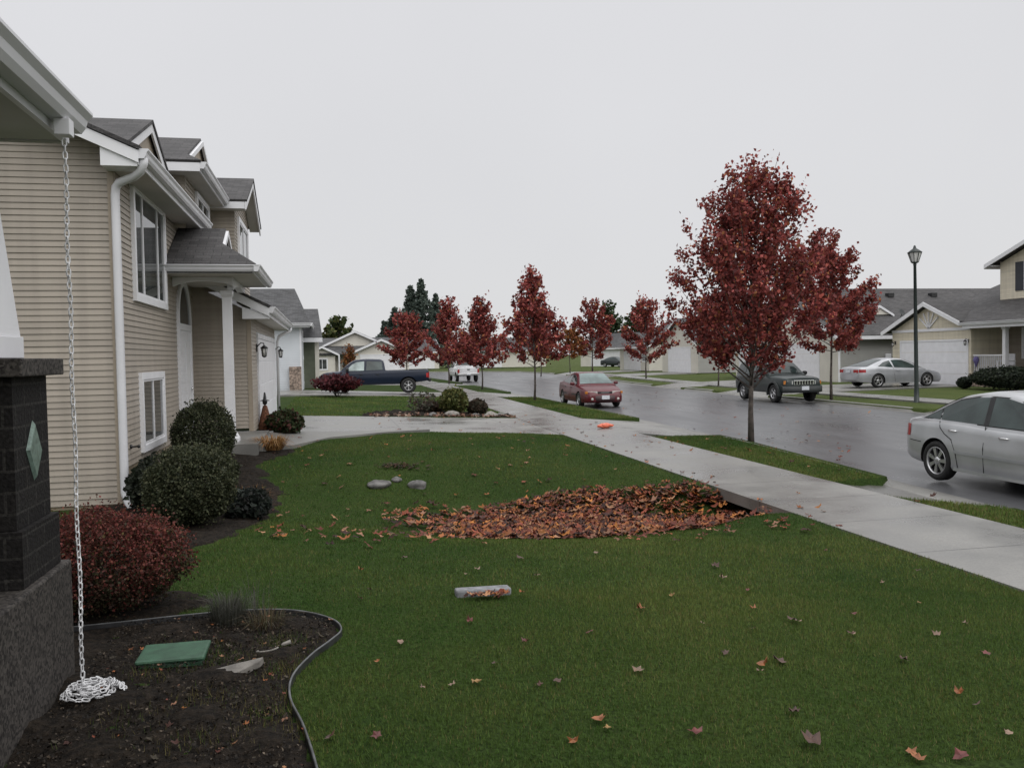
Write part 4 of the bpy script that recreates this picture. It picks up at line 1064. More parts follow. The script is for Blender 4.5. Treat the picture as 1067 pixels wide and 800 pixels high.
c.seam('bumper_seam', [(-2.26, .60), (-2.0, .60), (-1.70, .59)], .012); c.part('plate', M['plate'], -2.315, -2.30, -.26, .26, .64, .76)
lens_patch(c, 'headlamp', M['headlamp'], (1.85, 2.12), (.55, .68))
# 2. maroon saloon facing the camera
S = dict(W=1.69, r=.30, axles=(-1.28, 1.25), paint=M['maroon'], gh=.42, spokes=5, rimf=.64, arch=1.14,
    top=[(-2.2, .6), (-2.17, .86), (-2.0, .93), (-1.5, .94), (-.8, .91), (0, .88), (.75, .87), (1.3, .81), (1.8, .72), (2.1, .62), (2.2, .5)],
    bot=[(-2.2, .36), (-2.1, .26), (-1.2, .2), (1.2, .19), (2.0, .2), (2.2, .27)],
    wid=[(-2.2, .60), (-2.12, .72), (-1.9, .80), (0, .845), (1.4, .83), (1.9, .77), (2.12, .68), (2.2, .58)],
    roof=[(-1.62, .93), (-1.1, 1.17), (-.65, 1.32), (-.2, 1.365), (.15, 1.35), (.45, 1.26), (.9, 1.0), (1.12, .86)],
    gbase=[(-1.62, .93), (-.8, .91), (0, .88), (.75, .87), (1.12, .845)], wroof=[(-1.62, .57), (0, .59), (1.12, .58)], crown=.03)
c = Car('parked_car', 'dark maroon saloon facing the viewer at the near kerb between red street trees', 'car', (10.5, 34.1, .04), R(-91), S=S)
sidewin(c, [[(-1.32, .97), (-.82, 1.2), (-.5, 1.27), (-.17, 1.285), (-.15, .915)], [(-.08, .91), (-.1, 1.285), (.1, 1.27), (.4, 1.16), (.78, .94), (.78, .89)]])
c.glass('windscreen', .33, 1.03, m=glassmat('painted_reflection_glass', (.12, .17, .165), .05, 1.7)); c.glass('rear_window', -.72, -1.5)  # windscreen's sky reflection is painted into its base colour
c.seam('door_seam', [(-.12, .9), (-.11, .5), (-.1, .25)]); c.seam('side_moulding', [(-1.0, .52), (1.0, .5)], .05, M['black'], off=.006)
c.mirror(.70, .93, M['maroon']); c.handles([(-.75, .78), (.2, .77)], M['black'])
end_lens(c, 'headlamp', M['headlamp'], 2.10, (.30, .66), (.555, .655), .07, slant=.35); end_lens(c, 'indicator', M['amber'], 2.03, (.665, .76), (.56, .65), .05, slant=.5)
c.part('grille', M['black'], 2.1, 2.185, -.28, .28, .57, .64); c.part('grille_bar', M['chrome'], 2.17, 2.20, -.16, .16, .60, .615)
mb = MB(); n = 15; V = []
for i in range(n):
    y = -.78+1.56*i/(n-1); x = 2.24-.42*(abs(y)/.8)**3
    V += [(x-.12, y, .25), (x, y, .27), (x+.015, y, .34), (x+.01, y, .47), (x-.06, y, .50)]
mb.add(V, [(5*i+j, 5*i+5+j, 5*i+6+j, 5*i+1+j) for i in range(n-1) for j in range(4)], 0, True)
bp = mb.build('bumper', plain('dark_maroon_plastic', (.035, .012, .014), .45, .2, 6), c.root)
for sd in (-1, 1):
    mb = MB(); mb.lathe([(0, .02), (.05, .015), (.055, 0), (.055, -.03)], 14); o = mb.build('fog_lamp', M['headlamp'], c.root); o.rotation_euler = (0, R(90), 0); o.location = (2.19, sd*.52, .36)
c.part('plate', M['plate'], 2.257, 2.268, -.155, .155, .35, .50)
# 3. dark green off-roader at the far kerb
S = dict(W=1.76, r=.365, axles=(-1.37, 1.32), paint=M['jeepgreen'], gh=.5, spokes=5, rimf=.58, arch=1.16, tw=.235,
    top=[(-2.2, .9), (-2.17, 1.08), (-1.6, 1.10), (0, 1.08), (.8, 1.06), (1.5, 1.03), (2.0, .98), (2.14, .94), (2.2, .86)],
    bot=[(-2.2, .5), (-2.0, .42), (-1, .38), (1, .38), (2.0, .4), (2.2, .45)],
    wid=[(-2.2, .74), (-2.1, .83), (-1.6, .87), (0, .875), (1.4, .86), (2.0, .81), (2.2, .72)],
    roof=[(-2.17, 1.12), (-2.08, 1.45), (-1.9, 1.60), (-1.2, 1.65), (-.2, 1.65), (.2, 1.61), (.45, 1.48), (.95, 1.10)],
    gbase=[(-2.17, 1.08), (0, 1.08), (.95, 1.04)], wroof=[(-2.17, .64), (0, .66), (.95, .64)], crown=.04)
c = Car('parked_off_roader', 'dark green boxy four-wheel-drive facing the viewer at the far kerb behind the large red tree', 'car', (18.4, 33.15, .06), R(-91), S=S)
sidewin(c, [[(-1.95, 1.14), (-1.88, 1.50), (-1.25, 1.545), (-1.22, 1.13)], [(-1.13, 1.13), (-1.13, 1.545), (-.32, 1.55), (-.28, 1.12)], [(-.2, 1.12), (-.22, 1.55), (.1, 1.525), (.35, 1.4), (.68, 1.13)]])
c.glass('windscreen', .30, .88)
c.seam('side_cladding', [(-1.0, .56), (-.9, .56), (.8, .56), (.9, .56)], .24, M['jeepclad'], off=.01)
for ax in S['axles']:
    for sd in (1, -1):
        mb = MB(); V = []
        n = 18
        for i in range(n+1):
            t = math.pi*(-.06+1.12*i/n); 
            for rr, yy in ((.425, .80), (.425, .905), (.50, .89), (.51, .80)): V.append((ax+rr*math.cos(t), sd*yy, .375+rr*math.sin(t)))
        mb.add(V, [(4*i+j, 4*i+4+j, 4*i+5+j, 4*i+1+j) for i in range(n) for j in range(3)], 0, False); mb.build('wheel_arch', M['jeepclad'], c.root, fix=True)
mb = MB(); n = 13; V = []
for i in range(n):
    y = -.86+1.72*i/(n-1); x = 2.30-.22*(abs(y)/.86)**4
    V += [(x-.2, y, .40), (x, y, .42), (x+.02, y, .5), (x+.02, y, .66), (x-.14, y, .69)]
mb.add(V, [(5*i+j, 5*i+5+j, 5*i+6+j, 5*i+1+j) for i in range(n-1) for j in range(4)], 0, True); mb.build('bumper', M['jeepclad'], c.root)
gr = c.part('grille', M['chrome'], 2.12, 2.225, -.43, .43, .72, .90, bevel=.01); mb = MB()
for i in range(7): mb.box(2.226, 2.229, -.40+i*.1165, -.40+i*.1165+.075, .735, .885)
mb.build('grille_slots', M['well'], gr)
end_lens(c, 'headlamp', M['headlamp'], 2.13, (.47, .69), (.74, .88), .075, slant=.12); end_lens(c, 'indicator', M['amber'], 2.08, (.70, .80), (.74, .88), .06, slant=.25)
c.part('plate', M['plate'], 2.322, 2.332, -.155, .155, .52, .67); c.mirror(.60, 1.15, M['black'], (.1, .1, .085)); c.handles([(-.95, .98), (-.08, .97)], M['black'])
c.seam('door_seam', [(-.25, 1.07), (-.24, .45)]); 
for sd in (1, -1):
    mb = MB(); mb.tube([(-1.7, sd*.56, 1.66), (-1.65, sd*.56, 1.70), (-.1, sd*.56, 1.71), (-.05, sd*.56, 1.66)], .016, 8); mb.build('roof_rail', M['black'], c.root)
# 4. pale silver two-door on the drive of the cream house
S = dict(W=1.81, r=.325, axles=(-1.33, 1.34), paint=M['silver2'], gh=.44, spokes=5, spw=(.13, .2), rimf=.68, arch=1.13,
    top=[(-2.38, .62), (-2.34, .88), (-2.2, .97), (-1.7, .985), (-.9, .95), (0, .90), (.9, .86), (1.5, .80), (2.0, .70), (2.3, .58), (2.38, .48)],
    bot=[(-2.38, .38), (-2.25, .28), (-1.0, .2), (1.2, .19), (2.1, .2), (2.38, .3)],
    wid=[(-2.38, .66), (-2.3, .76), (-2.05, .86), (-1.4, .9), (0, .9), (1.4, .88), (2.0, .8), (2.28, .66), (2.38, .5)],
    roof=[(-1.98, .97), (-1.4, 1.19), (-.9, 1.34), (-.45, 1.40), (0, 1.385), (.4, 1.28), (.9, 1.04), (1.3, .85)],
    gbase=[(-1.98, .97), (-.9, .95), (0, .9), (.9, .86), (1.3, .84)], wroof=[(-1.98, .6), (0, .62), (1.3, .6)], crown=.03)
c = Car('parked_coupe', 'pale silver two-door coupe parked nose-in on the drive of the cream house', 'car', (27.15, 37.75, .285), R(0), S=S)
sidewin(c, [[(-1.3, 1.02), (-.95, 1.21), (-.6, 1.295), (-.5, .965)], [(-.42, .96), (-.5, 1.305), (-.2, 1.325), (.1, 1.30), (.45, 1.17), (.84, .955), (.86, .905)]])
c.glass('windscreen', .3, 1.2); c.glass('rear_window', -.95, -1.85)
c.seam('door_seam', [(-.5, .94), (-.46, .6), (-.42, .26)]); c.seam('door_seam', [(.92, .86), (.9, .26)]); c.mirror(.78, .98, M['silver2']); c.handles([(-.25, .8)], M['silver2'])
c.seam('sill_trim', [(-.92, .235), (0, .225), (.92, .22)], .05, M['silver'], off=.006)
lens_patch(c, 'tail_lamp', M['redlamp'], (-2.35, -1.98), (.73, .875)); end_lens(c, 'tail_lamp', M['redlamp'], -2.345, (.42, .74), (.72, .87), .03, slant=.06); c.part('plate', M['plate'], -2.405, -2.385, -.16, .16, .72, .86)
c.seam('bumper_seam', [(-2.3, .62), (-1.75, .61)], .012)
# 5, 6. pickups
def pickup(label, m, loc, rz, clear, bright):
    S = dict(W=1.83, r=.385, axles=(-1.72, 1.62), paint=m, gh=.52, spokes=6, rimf=.6, arch=1.17, tw=.25, cut=(-2.66, -.62, -.76, .76, .78, 1.6),
        top=[(-2.74, 1.12), (-2.7, 1.15), (-1.0, 1.14), (.3, 1.12), (.9, 1.12), (1.5, 1.11), (2.2, 1.07), (2.55, .98), (2.68, .82)],
        bot=[(-2.74, .62), (-2.5, .58), (-1, .46), (1, .46), (2.2, .46), (2.68, .5)],
        wid=[(-2.74, .86), (-2.6, .89), (0, .905), (1.6, .89), (2.3, .84), (2.6, .74), (2.68, .64)],
        roof=[(-.60, 1.14), (-.56, 1.45), (-.48, 1.64), (-.3, 1.71), (.3, 1.735), (.85, 1.70), (1.1, 1.58), (1.65, 1.14)],
        gbase=[(-.60, 1.13), (.3, 1.12), (1.65, 1.09)], wroof=[(-.6, .66), (.5, .69), (1.65, .68)], crown=.05)
    c = Car('parked_pickup', label, 'pickup truck', loc, rz, S=S)
    c.panel('side_window', [(-.46, 1.2), (-.42, 1.6), (.32, 1.635), (.36, 1.18)], M['carglass'])
    c.panel('side_window', [(.46, 1.18), (.44, 1.635), (.82, 1.6), (1.02, 1.5), (1.38, 1.17)], M['daylitpane'] if bright else M['carglass'])
    c.glass('windscreen', 1.0, 1.58); c.glass('rear_window', -.49, -.575, .12, off=.03)
    c.seam('door_seam', [(.41, 1.1), (.40, .52)]); c.seam('door_seam', [(-.5, 1.1), (-.5, .52)]); c.seam('door_seam', [(1.3, 1.08), (1.28, .52)])
    c.seam('side_moulding', [(-1.0, .76), (1.0, .76)], .05, M['black'] if not bright else m, off=.008); c.handles([(-.2, .98), (.62, .98)], M['black']); c.mirror(1.28, 1.24, M['black'], (.12, .12, .11))
    mb = MB(); mb.box(-2.86, -2.755, -.86, .86, .56, .72); mb.build('rear_bumper', M['black'] if bright else M['chrome'], c.root, bevel=.02)
    c.part('tailgate_panel', m, -2.755, -2.735, -.70, .70, .80, 1.10, bevel=.006); c.part('tailgate_handle', M['black'], -2.765, -2.752, -.12, .12, .98, 1.05)
    end_lens(c, 'tail_lamp', M['redlamp'], -2.745, (.735, .86), (.74, 1.06), .03)
    lens_patch(c, 'tail_lamp', M['redlamp'], (-2.735, -2.62), (.78, 1.0)); c.part('plate', M['plate'], -2.875, -2.862, -.16, .16, .58, .70)
    end_lens(c, 'headlamp', M['headlamp'], 2.5, (.50, .72), (.8, .94), .08, slant=.3); c.part('grille', M['black'], 2.58, 2.70, -.44, .44, .72, .92); c.part('front_bumper', M['chrome'] if not bright else m, 2.62, 2.76, -.78, .78, .5, .68, bevel=.03)
    return c
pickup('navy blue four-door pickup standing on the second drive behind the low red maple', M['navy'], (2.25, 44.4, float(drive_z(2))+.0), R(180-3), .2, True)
pickup('white pickup seen from behind at the near kerb beyond the red trees', M['whitepaint'], (11.0, 71.5, .05), R(91), .2, False)
LEAF_SPOTS = [('tan', 3.05, 6.38, 0.11), ('brown', 2.99, 5.2, 0.12), ('tan', 3.01, 5.16, 0.07), ('tan', 1.6, 4.4, 0.12), ('orange', 2.04, 5.52, 0.11), ('orange', 1.19, 3.8, 0.1), ('yellow', 1.2, 3.7, 0.06), ('brown', 2.47, 4.44, 0.13), ('orange', 2.35, 4.4, 0.1), ('tan', 2.28, 4.31, 0.07), ('red', 1.58, 3.59, 0.11), ('brown', 2.17, 3.76, 0.1), ('brown', 2.05, 3.42, 0.14), ('orange', 1.01, 3.59, 0.09), ('yellow', 0.72, 4.39, 0.09), ('tan', 0.59, 4.38, 0.07), ('red', 1.11, 4.97, 0.07), ('tan', 0.38, 5.12, 0.07), ('orange', 0.23, 4.82, 0.05), ('tan', 3.78, 4.81, 0.09), ('red', 2.64, 3.2, 0.11), ('orange', 2.44, 3.22, 0.1), ('orange', 2.46, 3.29, 0.08), ('tan', 3.06, 3.41, 0.07), ('orange', 3.19, 3.89, 0.08), ('brown', 3.16, 3.73, 0.08), ('brown', 3.22, 4.38, 0.1), ('red', 3.8, 4.41, 0.09), ('brown', 3.2, 4.87, 0.08), ('tan', 3.23, 4.88, 0.05), ('tan', 1.58, 6.62, 0.09), ('tan', 1.03, 6.8, 0.06), ('tan', 1.15, 6.93, 0.08), ('brown', 1.6, 7.35, 0.12), ('brown', 0.62, 7.6, 0.1), ('brown', 0.26, 6.37, 0.06), ('orange', 0.22, 7.09, 0.08), ('red', 0.18, 6.13, 0.06), ('tan', 2.34, 7.47, 0.08), ('red', 1.54, 5.07, 0.08), ('orange', 2.86, 5.49, 0.08), ('tan', 2.62, 5.03, 0.06), ('tan', 2.33, 5.17, 0.05), ('brown', 2.22, 4.61, 0.07), ('red', 3.51, 5.29, 0.07), ('tan', 4.31, 6.11, 0.08), ('brown', 4.91, 6.47, 0.08), ('yellow', 4.21, 5.54, 0.05), ('red', 3.08, 6.0, 0.06), ('yellow', 2.41, 5.87, 0.07), ('orange', 3.75, 11.99, 0.1), ('brown', 0.86, 4.65, 0.06), ('red', 0.85, 5.44, 0.07), ('brown', 1.03, 4.29, 0.06), ('red', 0.17, 3.81, 0.08), ('brown', -0.03, 3.84, 0.09), ('tan', 0.43, 4.36, 0.05), ('brown', 1.13, 4.32, 0.07), ('tan', 4.17, 5.03, 0.07), ('brown', 3.2, 6.82, 0.12), ('red', 4.56, 7.32, 0.07)]
# ------------------------------------------------------------------ trees
RED = [(.27, .062, .055), (.19, .048, .045), (.33, .085, .065), (.12, .036, .036), (.38, .16, .07), (.31, .085, .08)]
RW = [3, 2.5, 2.5, 1.6, .8, 2]
def env(u, vase=False):
    if vase == 'spire': return np.interp(u, [0, .08, .2, .35, .5, .65, .8, 1], [.42, .86, 1, .86, .5, .34, .22, .06])
    if vase: return np.interp(u, [0, .1, .2, .45, .65, .8, .92, 1], [.14, .68, .88, 1, .72, .48, .27, .06])
    return np.interp(u, [0, .06, .16, .30, .45, .62, .78, .9, 1.0], [.42, .78, .97, 1.0, .86, .64, .43, .26, .08])
def street_tree(label, x, y, z, H, cb, Rr, seed, nleaf, lsize, group, lean=0., pal=RED, pw=RW, trunk_r=.06, nprim=44, name='maple_tree', spire=0., barkm='bark', vase=False):
    rg = np.random.default_rng(seed)
    t = thing(name, label, 'tree', (x, y, z), 0, group)
    mb = MB(); n = 9
    wob = lambda f: (lean*f*H+.04*math.sin(f*7+seed), .04*math.cos(f*6+seed*2), f*H)
    mb.tube([wob(f) if f > 0 else (0, 0, -.08) for f in np.linspace(0, .93, n)], [trunk_r*(1.25 if i == 0 else (1-.9*i/(n-1))) for i in range(n)], 9)
    tips = []; ga = 2.39996
    lob = rg.uniform(.78, 1.16, 14)
    for i in range(nprim):
        f = (i+.5)/nprim; z0 = cb*.93+(H*.86-cb)*f**1.12; az = i*ga+rg.normal()*.3
        u0 = (z0-cb)/(H-cb); el = R(rg.uniform(30, 52)+24*u0) if vase is True else R(rg.uniform(14, 44)*(.5+.5*min(1, u0*5))+30*u0+spire*8)
        L = 0; u_end = u0
        for L in np.linspace(.2, Rr*1.5, 40):
            u_end = (z0+L*math.sin(el)-cb)/(H-cb); rad = L*math.cos(el)
            if u_end > .99 or rad > Rr*env(np.clip(u_end, 0, 1), vase)*lob[int(az/(2*math.pi)*14) % 14]*rg.uniform(.94, 1.04): break
        b = Vector(wob(z0/H)); d = Vector((math.cos(az)*math.cos(el), math.sin(az)*math.cos(el), math.sin(el)))
        pts = [b+d*L*s+Vector((0, 0, .12*L*s*s-.05*L*s)) for s in (0, .33, .66, 1)]
        r0 = max(.007, trunk_r*.36*(1-.6*u0)); mb.tube(pts, [r0, r0*.7, r0*.45, r0*.2], 5)
        m = max(4, int(L/.13))
        for k in range(m):
            s = rg.uniform(.18, 1.0)**.8; p = pts[0].lerp(pts[3], s)+Vector((0, 0, .12*L*s*s-.05*L*s))
            td = (d*.6+Vector(rg.normal(size=3))*.55+Vector((0, 0, .35))).normalized(); tl = rg.uniform(.18, .45)*(1 if L > .6 else .6)
            tips.append((p, td, tl))
        tips.append((pts[3], d, .3)); tips.append((pts[3], (d+Vector((0, 0, .9))).normalized(), rg.uniform(.3, .6)))
    for k in range(int(14+4*spire)):
        p = Vector(wob(rg.uniform(.74, .95))); tips.append((p, Vector((rg.normal()*.3, rg.normal()*.3, 1)).normalized(), H*rg.uniform(.04, .115)))
    for p, td, tl in tips[::4]: mb.tube([p, p+td*tl], [.006, .003], 4, cap=False)
    mb.build('trunk', M[barkm], t)
    P0 = np.array([tuple(a) for a, b, c in tips]); D = np.array([tuple(b) for a, b, c in tips]); Ln = np.array([c for a, b, c in tips])
    wt = 1.0-.62*np.clip((P0[:, 2]-cb)/(H-cb), 0, 1); wt /= wt.sum(); i = rg.choice(len(tips), nleaf, p=wt); s = rg.random((nleaf, 1))
    P = P0[i]+D[i]*Ln[i][:, None]*s+rg.normal(size=(nleaf, 3))*.055*(1+lsize*3)
    P = P[P[:, 2] > cb*.86]
    br = rg.choice(len(tips), len(P)) if False else i[:len(P)]
    tone = rg.normal(size=len(tips))*.18
    cols = pick_cols(rg, pal, pw, len(P), .22)*(1+tone[i[:len(P)]])[:, None]
    V, F, cc = leaf_quads(P, lsize*rg.uniform(.6, 1.25, len(P)), rg, np.clip(cols, .004, 1))
    fast_mesh('crown', V, F, M['leaf'], cc, t)
    return t
G1 = 'red maples along the street'
street_tree('large red maple on the grass strip, nearest and tallest of the red trees', 9.22, 17.75, .13, 6.15, 1.2, 1.72, 11, 26000, .07, G1, trunk_r=.062, nprim=70, lean=.012, spire=.4, vase=True)
street_tree('red maple on the far strip behind the dark green off-roader, beside the large maple', 19.72, 31.2, .15, 6.65, 2.0, 1.9, 12, 12500, .105, G1, trunk_r=.055)
street_tree('slender red maple with a tall spiky top on the strip beside the maroon saloon', 8.87, 37.0, .13, 5.8, 1.5, 1.42, 13, 5600, .125, G1, trunk_r=.05, spire=1.5, vase='spire')
street_tree('narrow red maple on the strip between the white pickup and the maroon saloon', 9.1, 51.5, .13, 5.65, 1.25, 1.5, 14, 5200, .145, G1, trunk_r=.05, spire=1., vase='spire')
street_tree('red maple with a bright leaning top standing in front of the white pickup', 8.75, 63.5, .13, 6.5, 1.2, 1.85, 15, 5200, .16, G1, trunk_r=.06, spire=.6, vase='spire')
street_tree('broad red maple rising behind the tailgate of the navy pickup', 6.7, 75.0, .2, 5.9, 1.2, 2.1, 16, 5600, .18, G1, trunk_r=.06)
street_tree('red maple on the far strip in front of the white garage doors', 23.6, 62.0, .18, 6.3, 1.35, 1.85, 17, 5000, .155, G1, trunk_r=.055)
street_tree('round red maple behind the roof of the maroon saloon', 28.1, 90.0, .25, 7.9, 1.5, 2.65, 18, 5600, .21, G1, trunk_r=.08)
street_tree('thin-stemmed red maple on the far verge hidden mostly behind the large maple', 21.6, 45.4, .18, 5.2, 1.7, 1.35, 19, 2600, .15, G1, trunk_r=.045)
street_tree('red maple just right of the spiky one, farther down the street', 19.6, 79.0, .2, 6.4, 2.0, 1.7, 20, 2600, .2, G1, trunk_r=.05)
ORG = [(.22, .08, .03), (.28, .12, .035), (.16, .05, .025), (.14, .09, .03)]
street_tree('small orange-brown tree on the far lawn left of the round red maple', 25.0, 88.0, .25, 4.6, 1.5, 1.6, 21, 1800, .2, None, pal=ORG, pw=[2, 1, 2, 1], trunk_r=.05, name='autumn_tree')
street_tree('small young tree with rusty leaves in front of the cream gabled houses', 1.9, 79, .3, 3.1, 1.0, .5, 22, 600, .16, None, pal=ORG, pw=[2, 1, 1, 1], trunk_r=.04, name='autumn_tree')
GRN = [(.05, .075, .03), (.075, .095, .035), (.035, .055, .025), (.11, .11, .04)]
street_tree('pale green and yellow broadleaf tree behind the cream gabled houses', 1.9, 150, .3, 9.0, 1.5, 4.3, 23, 4200, .5, None, pal=GRN, pw=[2, 3, 1, 3], trunk_r=.15, name='broadleaf_tree')
BARE = [(.11, .10, .085), (.09, .085, .07), (.13, .11, .09)]
street_tree('grey nearly bare tree behind the narrow red maple', 20.0, 118, .3, 8.6, 1.5, 3.6, 24, 900, .25, None, pal=BARE, pw=[1, 1, 1], trunk_r=.12, name='bare_tree')
street_tree('dark green tree showing behind the round red maple', 42.5, 128, .3, 10.0, 1.5, 3.0, 25, 3000, .4, None, pal=GRN, pw=[2, 0, 3, 0], trunk_r=.15, name='broadleaf_tree')
street_tree('dark green tree beyond the roofs between the two far red maples', 52, 140, .3, 10.0, 1.5, 3.4, 26, 3000, .45, None, pal=GRN, pw=[2, 1, 3, 0], trunk_r=.15, name='broadleaf_tree')
def conifer(label, x, y, z, H, Rr, seed, group, n=5600):
    rg = np.random.default_rng(seed); t = thing('spruce_tree', label, 'tree', (x, y, z), 0, group)
    mb = MB(); mb.tube([(0, 0, -.2), (0, 0, H*.5), (0, 0, H*.98)], [.28, .15, .02], 8); mb.build('trunk', M['bark'], t)
    P = []; w = int(H/.55)
    for i in range(w):
        f = (i+.3)/w; zc = H*(.08+.92*f); rad = Rr*(1-f)**.95*rg.uniform(.6, 1.2)
        for k in range(9):
            az = rg.uniform(0, 2*math.pi); rr = rad*rg.uniform(.75, 1.15); m = max(5, int(n/w/9))
            s = rg.random(m)**.7
            P.append(np.stack([np.cos(az)*rr*s, np.sin(az)*rr*s, zc-.28*rr*s+.1*rr*s*s], 1)+rg.normal(size=(m, 3))*(.10+.10*s[:, None]*rad/2))
    P = np.concatenate(P); cols = pick_cols(rg, [(.08, .105, .088), (.11, .135, .11), (.06, .08, .07)], [2, 2, 1], len(P), .2)  # needle colours lightened to paint in the haze of distance
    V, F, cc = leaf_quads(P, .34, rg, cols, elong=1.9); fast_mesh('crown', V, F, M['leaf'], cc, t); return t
G2 = 'spruces beyond the houses'
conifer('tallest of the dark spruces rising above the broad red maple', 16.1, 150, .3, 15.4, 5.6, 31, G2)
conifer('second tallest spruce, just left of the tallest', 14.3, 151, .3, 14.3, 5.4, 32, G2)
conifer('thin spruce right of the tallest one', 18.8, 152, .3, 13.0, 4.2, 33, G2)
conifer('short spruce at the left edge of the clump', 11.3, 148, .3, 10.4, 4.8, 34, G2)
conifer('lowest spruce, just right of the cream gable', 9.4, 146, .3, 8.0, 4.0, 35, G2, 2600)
# ------------------------------------------------------------------ shrubs
def shrub(name, label, x, y, rx, ry, h, seed, n, ls, pal, pw, lobes=9, z=None, base=.0, inner=.5, group=None, stems=10, elong=1.5, cat='shrub', rough=1., under=None):
    rg = np.random.default_rng(seed); z = float(h_near(x, y)) if z is None else z
    t = thing(name, label, cat, (x, y, z), 0, group)
    mb = MB()
    for k in range(stems):
        a = rg.uniform(0, 2*math.pi); e = Vector((math.cos(a)*rx*.75, math.sin(a)*ry*.75, h*rg.uniform(.5, .9)))
        mb.tube([(math.cos(a)*.05, math.sin(a)*.05, -.03), e*.5+Vector((0, 0, h*.1)), e], [.016, .011, .004], 5)
    mb.build('stems', M['bark'], t)
    c = rg.normal(size=(lobes, 3)); c /= np.linalg.norm(c, axis=1)[:, None]; c[:, 2] = np.abs(c[:, 2])*.9-.1
    d = rg.normal(size=(n, 3)); d /= np.linalg.norm(d, axis=1)[:, None]
    bumpv = 1+rough*(.22*np.max(d@c.T, 1)-.16)+.06*rough*np.sin(d[:, 0]*9+seed)*np.sin(d[:, 1]*8+d[:, 2]*7)
    rad = bumpv*(inner+(1-inner)*rg.random(n)**.45)
    P = d*rad[:, None]*np.array([rx, ry, h*.5])+np.array([0, 0, h*.5+base])
    keepz = P[:, 2]; spr = rg.random(n) < .12; P[spr] += d[spr]*rg.uniform(.0, .13, (spr.sum(), 1))*np.array([rx, ry, h])
    P = P[P[:, 2] > .015]; cols = pick_cols(rg, pal, pw, len(P), .25)
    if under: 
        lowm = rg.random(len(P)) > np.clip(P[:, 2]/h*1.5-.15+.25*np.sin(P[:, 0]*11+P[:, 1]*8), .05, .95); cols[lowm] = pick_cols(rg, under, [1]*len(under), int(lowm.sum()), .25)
    V, F, cc = leaf_quads(P, ls*rg.uniform(.6, 1.3, len(P)), rg, cols, elong=elong); fast_mesh('foliage', V, F, M['leaf'], cc, t)
    return t
DG = [(.042, .05, .026), (.062, .068, .036), (.088, .09, .05), (.026, .032, .017)]
shrub('boxwood_shrub', 'round dark green shrub before the lower window of the tan house', -1.52, 10.05, .47, .52, .9, 41, 30000, .021, DG, [2, 3, 1, 2], inner=.6)
shrub('boxwood_shrub', 'upright dark green shrub standing beside the porch post', -1.95, 14.3, .48, .55, 1.14, 42, 20000, .025, DG, [3, 2, 1, 2], inner=.6)
shrub('boxwood_shrub', 'small low green shrub squeezed between the two larger round shrubs', -1.72, 12.7, .42, .45, .72, 43, 9000, .028, DG, [3, 2, 1, 2], inner=.6)
shrub('dark_hedge', 'near-black low evergreen hugging the wall under the lower window', -2.25, 12.6, .36, 1.5, .62, 44, 6500, .05, [(.012, .016, .01), (.02, .024, .015)], [2, 1], cat='hedge', inner=.6)
shrub('dark_shrub', 'low dark leafy plant at the lawn edge right of the round shrub', -1.0, 10.9, .28, .34, .36, 45, 3200, .05, [(.014, .018, .016), (.022, .028, .022), (.03, .03, .028)], [2, 2, 1], inner=.5)
BG = [(.155, .042, .036), (.11, .033, .028), (.20, .068, .048), (.065, .03, .022), (.10, .075, .03)]
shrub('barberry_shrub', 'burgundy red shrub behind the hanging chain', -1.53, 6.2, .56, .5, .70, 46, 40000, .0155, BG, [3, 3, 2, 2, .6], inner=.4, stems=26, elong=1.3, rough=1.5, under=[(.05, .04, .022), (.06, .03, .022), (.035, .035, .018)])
def tuft(name, label, x, y, n, h, w, seed, pal, pw, spread=.5, z=None, group=None, cat='ornamental grass', r=.08, cl=1.0):
    rg = np.random.default_rng(seed); z = float(h_near(x, y)) if z is None else z
    t = thing(name, label, cat, (x, y, z), 0, group)
    a = rg.uniform(0, 2*math.pi, n); ro = r*np.sqrt(rg.random(n)); ln = h*rg.uniform(.5, 1.1, n); sp = spread*rg.uniform(.1, 1, n)
    b0 = np.stack([np.cos(a)*ro, np.sin(a)*ro, np.zeros(n)-.01], 1); o = np.stack([np.cos(a), np.sin(a), 0*a], 1)
    o += rg.normal(size=(n, 3))*.25; o[:, 2] = 0
    s = np.stack([-o[:, 1], o[:, 0], 0*a], 1)*w/2
    m1 = b0+o*(sp*ln*.4)[:, None]+np.array([0, 0, 1])*(ln*.65)[:, None]
    e1 = b0+o*(sp*ln*1.0)[:, None]+np.array([0, 0, 1])*(ln*(1-.55*sp*cl))[:, None]
    V = np.stack([b0-s, b0+s, m1+s*.8, m1-s*.8, e1+s*.12, e1-s*.12], 1).reshape(-1, 3)
    i = np.arange(n)[:, None]*6; F = np.concatenate([i+np.array([[0, 1, 2, 3]]), i+np.array([[3, 2, 4, 5]])])
    cols = np.repeat(pick_cols(rg, pal, pw, n, .2), 6, 0)
    fast_mesh('blades', V, F, M['leaf'], cols, t); return t
STRAW = [(.28, .16, .06), (.34, .2, .08), (.2, .1, .04), (.24, .09, .035)]
tuft('grass_clump', 'straw-orange grass clump behind the low dark plant at the lawn edge', -.98, 11.2, 300, .42, .008, 51, STRAW, [2, 2, 1, 1], .7, r=.16)
tuft('grass_clump', 'flattened straw-orange grass clump by the front walk', -1.05, 16.5, 420, .34, .011, 52, STRAW, [2, 2, 1, 1], 1.5, r=.2, z=.5)
LAV = [(.075, .075, .06), (.11, .11, .095), (.05, .055, .04)]
tuft('lavender_plant', 'grey twiggy lavender plant in the soil bed', -.66, 5.72, 650, .25, .003, 53, LAV, [2, 2, 1], .6, cat='plant', r=.1)
